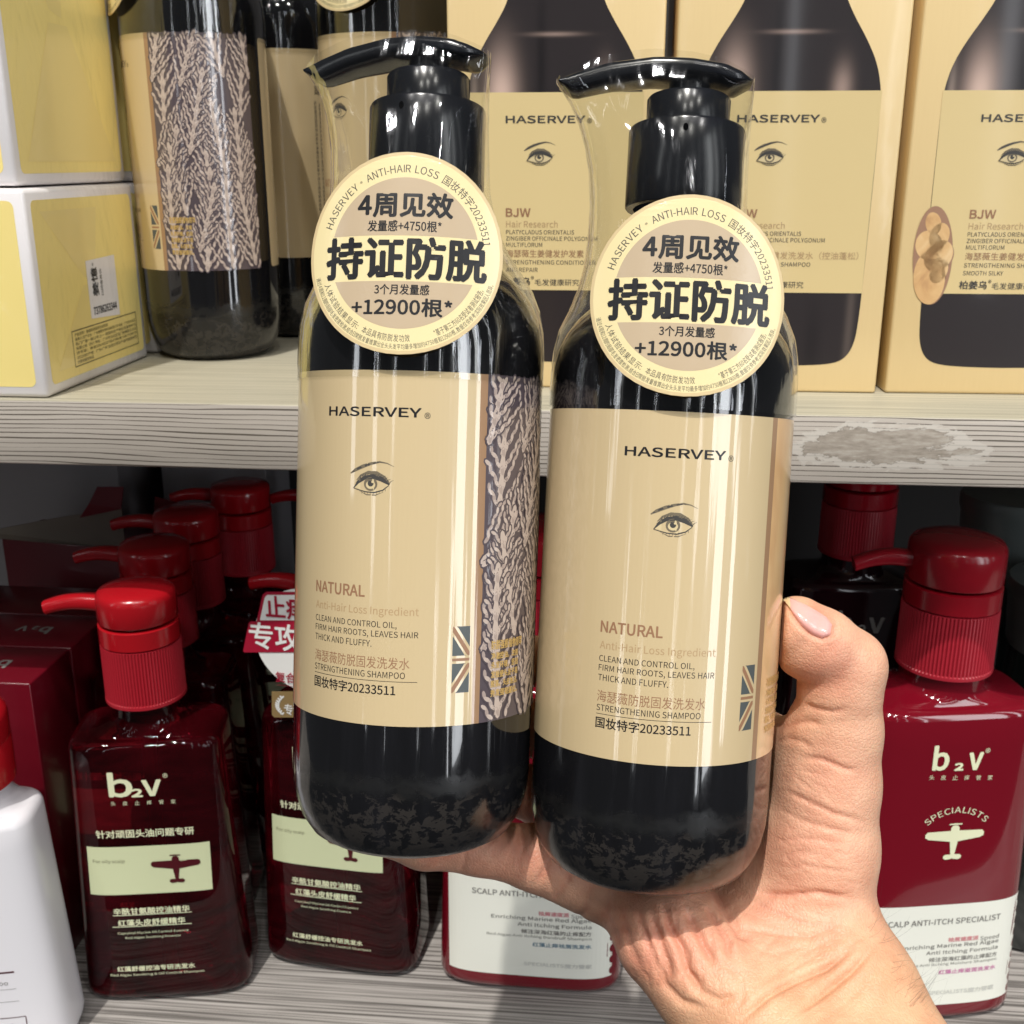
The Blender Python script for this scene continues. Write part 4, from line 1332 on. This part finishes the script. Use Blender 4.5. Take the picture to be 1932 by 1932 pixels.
VOX = .6
def cam_mm(u, v, d):
    return np.array([(u - 966) / FPX * d, (966 - v) / FPX * d, d])
class Field:
    def __init__(s, lo, hi):
        s.lo = np.array(lo, float)
        s.n = np.ceil((np.array(hi) - s.lo) / VOX).astype(int)
        s.f = np.full(s.n, 60.0, np.float32)
        s.ax = [s.lo[k] + VOX * np.arange(s.n[k], dtype=np.float32) for k in range(3)]
    def cone(s, a, b, ra, rb, k=4.0, flat=1.0):
        """smooth union with a tapered capsule; flat squeezes it in depth"""
        a, b = np.array(a, float), np.array(b, float)
        pad = max(ra, rb) + 12
        i0 = np.clip(((np.minimum(a, b) - pad - s.lo) / VOX).astype(int), 0, s.n)
        i1 = np.clip(((np.maximum(a, b) + pad - s.lo) / VOX).astype(int) + 1, 0, s.n)
        if np.any(i1 <= i0):
            return
        sl = tuple(slice(i0[q], i1[q]) for q in range(3))
        X, Y, Z = np.meshgrid(*[s.ax[q][i0[q]:i1[q]] for q in range(3)], indexing='ij', sparse=True)
        d = b - a
        L2 = float(d @ d) + 1e-9
        h = np.clip(((X - a[0]) * d[0] + (Y - a[1]) * d[1] + (Z - a[2]) * d[2]) / L2, 0, 1)
        dx, dy, dz = X - a[0] - h * d[0], Y - a[1] - h * d[1], (Z - a[2] - h * d[2]) / flat
        q = np.sqrt(dx * dx + dy * dy + dz * dz) - (ra + (rb - ra) * h)
        g = s.f[sl]
        m = np.clip(.5 + .5 * (g - q) / k, 0, 1)
        s.f[sl] = g + (q - g) * m - k * m * (1 - m)
    def cut_bottle(s, p, ax, r, z0, k=2.0):
        """press the flesh away from a bottle: p base centre, ax axis (camera mm), rounded cylinder"""
        X, Y, Z = np.meshgrid(*s.ax, indexing='ij', sparse=True)
        h = (X - p[0]) * ax[0] + (Y - p[1]) * ax[1] + (Z - p[2]) * ax[2]
        d2 = (X - p[0]) ** 2 + (Y - p[1]) ** 2 + (Z - p[2]) ** 2 - h * h
        rr = np.sqrt(np.maximum(d2, 0))
        R = 13.0
        qx = rr - (r - R)
        qy = np.maximum(-(h - R), -40)
        q = np.minimum(np.maximum(qx, qy), 0) + np.sqrt(np.maximum(qx, 0) ** 2 + np.maximum(qy, 0) ** 2) - R
        g = -q
        f = s.f
        m = np.clip(.5 - .5 * (f - g) / k, 0, 1)
        s.f = (f + (g - f) * m + k * m * (1 - m)).astype(np.float32)
    def mesh(s):
        f = s.f
        ins = f < 0
        c = ins[:-1, :-1, :-1].astype(np.int8)
        for a in ((1, 0, 0), (0, 1, 0), (0, 0, 1), (1, 1, 0), (1, 0, 1), (0, 1, 1), (1, 1, 1)):
            c = c + ins[a[0]:f.shape[0] - 1 + a[0], a[1]:f.shape[1] - 1 + a[1], a[2]:f.shape[2] - 1 + a[2]]
        idx = np.argwhere((c > 0) & (c < 8))
        acc = np.zeros((len(idx), 3))
        cnt = np.zeros(len(idx))
        cor = [(i, j, k) for i in (0, 1) for j in (0, 1) for k in (0, 1)]
        val = {q: f[idx[:, 0] + q[0], idx[:, 1] + q[1], idx[:, 2] + q[2]] for q in cor}
        for q in cor:
            for d in range(3):
                if q[d] == 0:
                    q2 = tuple(q[e] + (1 if e == d else 0) for e in range(3))
                    a, b = val[q], val[q2]
                    x = (a < 0) != (b < 0)
                    t_ = np.where(x, a / np.where(x, a - b, 1), 0)
                    p = np.tile(np.array(q, float), (len(idx), 1))
                    p[:, d] += t_
                    acc += p * x[:, None]
                    cnt += x
        V = s.lo + (idx + acc / cnt[:, None]) * VOX
        vid = np.full(np.array(f.shape) - 1, -1, np.int64)
        vid[idx[:, 0], idx[:, 1], idx[:, 2]] = np.arange(len(idx))
        F = []
        for d in range(3):
            a, b = [(1, 2), (2, 0), (0, 1)][d]
            lo_ = [slice(None)] * 3
            hi_ = [slice(None)] * 3
            lo_[d], hi_[d] = slice(0, -1), slice(1, None)
            s0, s1 = ins[tuple(lo_)], ins[tuple(hi_)]
            for flip, e in ((False, s0 & ~s1), (True, ~s0 & s1)):
                p = np.argwhere(e)
                p = p[(p[:, a] > 0) & (p[:, b] > 0) & (p[:, a] < f.shape[a] - 1) & (p[:, b] < f.shape[b] - 1)]
                def at(da, db):
                    q = p.copy()
                    q[:, a] += da
                    q[:, b] += db
                    return vid[q[:, 0], q[:, 1], q[:, 2]]
                quad = np.stack([at(-1, -1), at(0, -1), at(0, 0), at(-1, 0)], 1)
                F.append(quad[:, ::-1] if flip else quad)
        return V, np.concatenate(F)

def build_hand():
    fl = Field((-62, -190, 268), (150, -12, 428))
    C = lambda a, b, ra, rb, k=4.0, flat=1.0: fl.cone(cam_mm(*a), cam_mm(*b), ra, rb, k, flat)
    # forearm and wrist, coming towards the viewer at the lower right
    C((1545, 1745, 352), (1592, 1862, 338), 17, 20, 8)
    C((1592, 1862, 338), (1720, 2110, 312), 20, 23, 8)
    C((1263, 1770, 346), (1362, 1862, 338), 16.5, 18, 8)
    C((1362, 1862, 338), (1540, 2060, 315), 18, 23, 8)
    C((1440, 1780, 350), (1480, 1880, 341), 18, 20, 8)
    C((1480, 1880, 341), (1640, 2090, 316), 20, 24, 8)
    # palm: a plate behind the bottles that curls forward under the right one
    C((1120, 1640, 372), (1270, 1752, 352), 11, 15, 8)
    C((1090, 1600, 384), (1180, 1500, 394), 11, 11, 7)
    C((1180, 1500, 394), (1240, 1380, 396), 12, 12, 7)
    C((1240, 1700, 372), (1300, 1540, 396), 13, 13, 9)
    C((1340, 1740, 366), (1400, 1540, 392), 15, 14, 9)
    C((1440, 1720, 362), (1480, 1540, 378), 17, 16, 9)
    C((1260, 1400, 396), (1440, 1420, 388), 12, 12, 8)
    # thenar and thumb
    C((1530, 1740, 352), (1545, 1600, 351), 18.0, 17.5, 8)
    C((1545, 1600, 351), (1562, 1480, 349), 17.2, 15.4, 6)
    C((1480, 1640, 360), (1500, 1480, 366), 15, 13, 8)
    C((1562, 1480, 349), (1578, 1380, 346), 15.0, 13.4, 5)
    C((1578, 1380, 346), (1586, 1290, 342), 13.2, 12.4, 4)
    C((1586, 1290, 342), (1600, 1256, 340), 12.2, 10.8, 3)
    C((1604, 1254, 340), (1548, 1216, 337), 10.6, 10.6, 3)
    C((1548, 1216, 337), (1506, 1186, 336), 10.8, 9.6, 3)
    C((1512, 1220, 339), (1498, 1188, 338), 9.0, 8.2, 4)
    C((1500, 1480, 372), (1440, 1400, 388), 11, 10, 8)
    C((1476, 1408, 374), (1552, 1402, 352), 9.5, 12, 8)
    # little finger carrying the left bottle from below
    C((1120, 1660, 366), (1010, 1618, 361), 12.0, 10.4, 5)
    C((1010, 1618, 361), (905, 1597, 358), 10.0, 8.8, 3)
    C((905, 1597, 358), (800, 1588, 354), 8.8, 8.4, 3)
    C((800, 1588, 354), (716, 1568, 350), 8.2, 7.2, 3)
    # ring, middle and index fingers folded behind the bottles
    for (k0, k1, k2, k3) in (((1130, 1560, 392), (960, 1480, 396), (800, 1455, 392), (680, 1445, 378)),
                             ((1180, 1470, 396), (1000, 1370, 398), (830, 1335, 394), (690, 1325, 379)),
                             ((1230, 1380, 396), (1060, 1260, 398), (900, 1220, 394), (770, 1205, 384))):
        C(k0, k1, 10.5, 9.2, 4)
        C(k1, k2, 9.2, 8.6, 2.5)
        C(k2, k3, 8.6, 7.4, 2.5)
    inv = M3.inverted()
    for (p, ax, *_), r in ((HL, 37.4), (HR, 37.3)):
        pc = np.array([np.dot(p - CP, CR), np.dot(p - CP, CU), np.dot(p - CP, CF)]) * 1000
        ac = np.array([np.dot(ax, CR), np.dot(ax, CU), np.dot(ax, CF)])
        fl.cut_bottle(pc, ac, r, 0)
    V, F = fl.mesh()
    # keep the largest connected piece is not needed: one union
    # light smoothing
    E_ = np.concatenate([F[:, [0, 1]], F[:, [1, 2]], F[:, [2, 3]], F[:, [3, 0]]])
    deg = np.zeros(len(V))
    np.add.at(deg, E_[:, 0], 1)
    np.add.at(deg, E_[:, 1], 1)
    for it in range(5):
        s_ = np.zeros_like(V)
        np.add.at(s_, E_[:, 0], V[E_[:, 1]])
        np.add.at(s_, E_[:, 1], V[E_[:, 0]])
        V = V + (.5 if it % 2 == 0 else -.42) * (s_ / deg[:, None] - V)
    def normals(V):
        n = np.cross(V[F[:, 2]] - V[F[:, 0]], V[F[:, 3]] - V[F[:, 1]])
        N = np.zeros_like(V)
        for k in range(4):
            np.add.at(N, F[:, k], n)
        return N / np.maximum(np.linalg.norm(N, axis=1, keepdims=True), 1e-9)
    N = normals(V)
    if np.mean(np.einsum('ij,ij->i', N, V - V.mean(0))) < 0:
        F = F[:, ::-1]
        N = -N
    # creases and folds measured on the photograph, pressed into the palm side
    U_, W_ = 966 + FPX * V[:, 0] / V[:, 2], 966 - FPX * V[:, 1] / V[:, 2]
    front = np.clip(-N[:, 2] * 1.6 + .25, 0, 1)
    zp = lambda pts: [(1194.9 + .3164 * x, 1320.7 + .3164 * y) for x, y in pts]
    folds = [  # points in a zoomed frame, depth mm, half width px
        (zp([(1000, 345), (1120, 352), (1260, 410), (1330, 425)]), .8, 6), (zp([(900, 540), (1050, 610), (1200, 680), (1390, 725)]), .7, 6),
        (zp([(860, 640), (1000, 720), (1150, 760), (1330, 800)]), .45, 5), (zp([(840, 845), (1000, 825), (1120, 835), (1270, 860)]), .4, 5),
        (zp([(850, 940), (1000, 905), (1120, 925)]), .3, 5), (zp([(900, 1020), (1010, 985), (1150, 1010), (1340, 1030)]), .4, 5),
        (zp([(455, 1110), (520, 1210), (580, 1300), (640, 1390), (720, 1440)]), 2.6, 11), (zp([(720, 1150), (900, 1165), (1100, 1150), (1330, 1190)]), 1.3, 7),
        (zp([(560, 1330), (700, 1370), (880, 1400), (1050, 1410), (1260, 1320)]), .6, 6), (zp([(690, 1180), (820, 1260), (1000, 1330), (1170, 1350)]), .4, 5),
        (zp([(620, 1930), (800, 1765), (950, 1685), (1150, 1600), (1310, 1480)]), 2.0, 8), (zp([(960, 1880), (1150, 1740), (1300, 1620), (1440, 1470)]), 1.7, 8),
        (zp([(1100, 1930), (1280, 1790), (1420, 1650)]), .4, 7), (zp([(170, 1190), (215, 1340), (290, 1480), (320, 1620), (420, 1720)]), 2.1, 9),
        (zp([(300, 1230), (370, 1350), (430, 1480), (490, 1590)]), 1.8, 9), (zp([(95, 1240), (150, 1400), (200, 1560), (235, 1680)]), 1.9, 10),
        (zp([(20, 1200), (50, 1340), (110, 1500), (150, 1640)]), 1.0, 9), (zp([(420, 1220), (500, 1330), (560, 1440), (570, 1560)]), 1.4, 8),
        (zp([(160, 1560), (190, 1700), (290, 1800), (440, 1835)]), 1.4, 9), (zp([(330, 1620), (400, 1740), (520, 1790), (640, 1760)]), 1.2, 9),
        (zp([(560, 1560), (640, 1660), (650, 1780), (600, 1860)]), .5, 8), (zp([(700, 1470), (850, 1520), (1010, 1470)]), .35, 6),
        (zp([(-60, 1200), (-60, 1330), (0, 1500), (40, 1600)]), .8, 9), (zp([(-150, 1150), (-160, 1280), (-110, 1400), (-70, 1500)]), .9, 9),
        (zp([(1000, 15), (1080, 50), (1180, 72), (1290, 55)]), .7, 6), (zp([(880, 190), (960, 140), (1040, 130), (1140, 150)]), .7, 7),
        (zp([(840, 250), (930, 230), (1010, 250), (1080, 300)]), .5, 6),
        ([(1484, 1138), (1494, 1160), (1511, 1182), (1531, 1198), (1553, 1206), (1572, 1198), (1577, 1178), (1570, 1164)], 1.0, 4.5),
        ([(978, 1552), (985, 1600), (975, 1648)], .55, 6), ([(880, 1600), (876, 1625), (870, 1646)], .45, 5), ([(1042, 1580), (1034, 1630), (1010, 1672)], .7, 7),
        ([(1085, 1632), (1060, 1680), (1042, 1700)], .9, 8), ([(1120, 1660), (1105, 1720), (1078, 1740)], .8, 8)]
    rnd = np.random.RandomState(4)
    for _ in range(110):                                # small cross lines on the thenar
        x0, y0 = rnd.uniform(820, 1250), rnd.uniform(380, 1480)
        a = rnd.normal(.25, .45)
        ln = rnd.uniform(40, 170)
        folds.append((zp([(x0, y0), (x0 + ln * .5 * math.cos(a), y0 + ln * .5 * math.sin(a) + rnd.normal(0, 8)), (x0 + ln * math.cos(a), y0 + ln * math.sin(a))]), rnd.uniform(.06, .2), rnd.uniform(2, 3.6)))
    for _ in range(70):                                # fine folds of the heel
        x0, y0 = rnd.uniform(-60, 620), rnd.uniform(1180, 1620)
        a = rnd.normal(1.15, .2)
        ln = rnd.uniform(70, 200)
        folds.append((zp([(x0, y0), (x0 + ln * .5 * math.cos(a), y0 + ln * .5 * math.sin(a) + rnd.normal(0, 8)), (x0 + ln * math.cos(a + .2), y0 + ln * math.sin(a + .2))]), rnd.uniform(.1, .32), rnd.uniform(2.4, 4.5)))
    for _ in range(26):                                # wrist lines
        x0, y0 = rnd.uniform(640, 1300), rnd.uniform(1500, 1950)
        a = rnd.normal(-.62, .12)
        ln = rnd.uniform(120, 320)
        folds.append((zp([(x0, y0), (x0 + ln * .5 * math.cos(a), y0 + ln * .5 * math.sin(a) + rnd.normal(0, 6)), (x0 + ln * math.cos(a), y0 + ln * math.sin(a))]), rnd.uniform(.08, .22), rnd.uniform(3, 5)))
    disp = np.zeros(len(V))
    red = np.zeros(len(V))
    for pts, dep, w in folds:
        P = np.array(pts)
        m = (U_ > P[:, 0].min() - 5 * w) & (U_ < P[:, 0].max() + 5 * w) & (W_ > P[:, 1].min() - 5 * w) & (W_ < P[:, 1].max() + 5 * w)
        ii = np.nonzero(m)[0]
        if not len(ii):
            continue
        q = np.stack([U_[ii], W_[ii]], 1)
        best = np.full(len(ii), 1e9)
        along = np.zeros(len(ii))
        nseg = len(P) - 1
        for k in range(nseg):
            a, b = P[k], P[k + 1]
            d = b - a
            tt = np.clip(((q - a) @ d) / (d @ d), 0, 1)
            dd_ = np.linalg.norm(q - a - tt[:, None] * d, axis=1)
            c_ = dd_ < best
            best = np.where(c_, dd_, best)
            along = np.where(c_, (k + tt) / nseg, along)
        fade = np.clip(np.sin(math.pi * np.clip(along, .02, .98)) * 1.7, 0, 1)
        g = np.exp(-(best / w) ** 2 * 1.6)
        bulge = np.exp(-((best - 2.2 * w) / (1.3 * w)) ** 2) * .2
        disp[ii] += (-g + bulge) * dep * fade * .72
        red[ii] = np.maximum(red[ii], g * min(1, dep) * fade)
    disp = np.clip(disp, -2.4, .9)
    V = V + N * (disp * front)[:, None]
    # tone: redder pads and joints, yellower wrist (colour of the skin itself)
    def bl(u, v, r):
        return np.exp(-((U_ - u) ** 2 + (W_ - v) ** 2) / r ** 2)
    pink = np.clip(.9 * bl(1560, 1250, 70) + .8 * bl(1010, 1600, 90) + .75 * bl(860, 1620, 100) + .6 * bl(1180, 1840, 90) + .55 * bl(1330, 1860, 80) + .45 * bl(1560, 1440, 60) + .5 * bl(1540, 1560, 80) + .45 * bl(1480, 1690, 110) + .5 * bl(1250, 1740, 120) + .9 * bl(1540, 1165, 30) + .45 * red, 0, 1)
    yel = np.clip((W_ - 1740 + (U_ - 1500) * .25) / 140, 0, 1) * .9 + .45 * bl(1480, 1150, 26)
    base = np.array(srgb(226, 180, 148)[:3])
    col = base + (np.array(srgb(212, 138, 114)[:3]) - base) * pink[:, None]
    col = col + (np.array(srgb(220, 176, 132)[:3]) - col) * np.clip(yel, 0, 1)[:, None]
    Wd = CP + (V[:, :1] * CR + V[:, 1:2] * CU + V[:, 2:3] * CF) * .001
    base_p = Wd[np.argmin(W_ - 3000 * 0 - 0)] * 0 + at_depth(1560, 1900, .33)
    hand = thing('hand', 'right hand, palm to the viewer, holding up two black pump bottles', 'hand', tuple(base_p))
    me = bpy.data.meshes.new('skin')
    me.from_pydata((Wd - base_p).tolist(), [], F.tolist())
    me.materials.append(SKIN)
    me.polygons.foreach_set('use_smooth', [True] * len(me.polygons))
    ca = me.color_attributes.new('tone', 'FLOAT_COLOR', 'POINT')
    ca.data.foreach_set('color', np.concatenate([col, np.ones((len(col), 1))], 1).ravel())
    me.update()
    o = bpy.data.objects.new('skin', me)
    COL.objects.link(o)
    o.parent = hand
    tree = BVHTree.FromPolygons([tuple(x) for x in Wd], F.tolist())
    # thumb nail: a thin curved plate lying on the thumb
    top = [(1477, 1116), (1500, 1124), (1522, 1134), (1545, 1147), (1560, 1157), (1570, 1172)]
    bot = [(1487, 1138), (1498, 1156), (1513, 1176), (1532, 1192), (1550, 1199), (1566, 1192)]
    nx, ny = 26, 12
    tp = np.stack([np.interp(np.linspace(0, 1, nx), np.linspace(0, 1, 6), [p[k] for p in top]) for k in (0, 1)], 1)
    bp = np.stack([np.interp(np.linspace(0, 1, nx), np.linspace(0, 1, 6), [p[k] for p in bot]) for k in (0, 1)], 1)
    vs, ok = [], True
    for j in range(ny):
        for i in range(nx):
            q = tp[i] + (bp[i] - tp[i]) * (.06 + .94 * j / (ny - 1))
            q = q + (0, 5)
            r = ray(*q)
            hit = tree.ray_cast(Vector(CP), Vector(r).normalized())
            if hit[0] is None:
                q = q + (0, 8)
                hit = tree.ray_cast(Vector(CP), Vector(ray(*q)).normalized())
            edge_ = min(1, j / 2, (ny - 1 - j) / 2, (nx - 1 - i) / 3)
            pnt, nr = (hit[0], hit[1]) if hit[0] is not None else (Vector(at_depth(q[0], q[1], .335)), Vector((0, -1, 0)))
            if nr.dot(Vector(r)) > 0:
                nr = -nr
            vs.append(np.array(pnt + nr * (.00005 + .00055 * edge_)) - base_p)
    fs = [(j * nx + i, j * nx + i + 1, (j + 1) * nx + i + 1, (j + 1) * nx + i) for j in range(ny - 1) for i in range(nx - 1)]
    mi = [1 if i < 3 else 0 for j in range(ny - 1) for i in range(nx - 1)]
    nail = link_mesh('thumb_nail', vs, fs, [NAIL, NAILTIP], hand, midx=mi)
    nail.data.update()
    # arm hairs along the edge of the wrist
    rnd = random.Random(8)
    hv, hf = [], []
    edge_pts = [(1652, 1712), (1672, 1752), (1700, 1802), (1730, 1858), (1762, 1916)]
    for k in range(40):
        q = rnd.random() ** .7
        eu = np.interp(q, [0, .25, .5, .75, 1], [p[0] for p in edge_pts]) - rnd.uniform(4, 46)
        ev = np.interp(q, [0, .25, .5, .75, 1], [p[1] for p in edge_pts]) + rnd.uniform(-6, 10)
        hit = tree.ray_cast(Vector(CP), Vector(ray(eu, ev)).normalized())
        if hit[0] is None:
            continue
        p = np.array(hit[0])
        dr = CR * rnd.uniform(.3, 1) + CU * rnd.uniform(.1, 1.0) - CF * rnd.uniform(-.1, .4)
        dr /= np.linalg.norm(dr)
        cv = CU * rnd.uniform(-.3, 1.5) + CR * rnd.uniform(-1.0, .5)
        ln = rnd.uniform(.004, .012)
        w = rnd.uniform(.00002, .00004)
        b = len(hv)
        n_ = 7
        for i in range(n_):
            s_ = i / (n_ - 1)
            c_ = p + dr * ln * s_ + cv * ln * .45 * s_ * s_
            ww = w * (1 - .8 * s_)
            for a in range(3):
                hv.append(c_ + CR * ww * math.cos(a * 2.1) + CU * ww * math.sin(a * 2.1) - base_p)
        hf += [(b + i * 3 + a, b + i * 3 + (a + 1) % 3, b + i * 3 + 3 + (a + 1) % 3, b + i * 3 + 3 + a) for i in range(n_ - 1) for a in range(3)]
    link_mesh('arm_hair', hv, hf, HAIR, hand)
    return hand
build_hand()

bpy.data.scenes.remove(TXT)
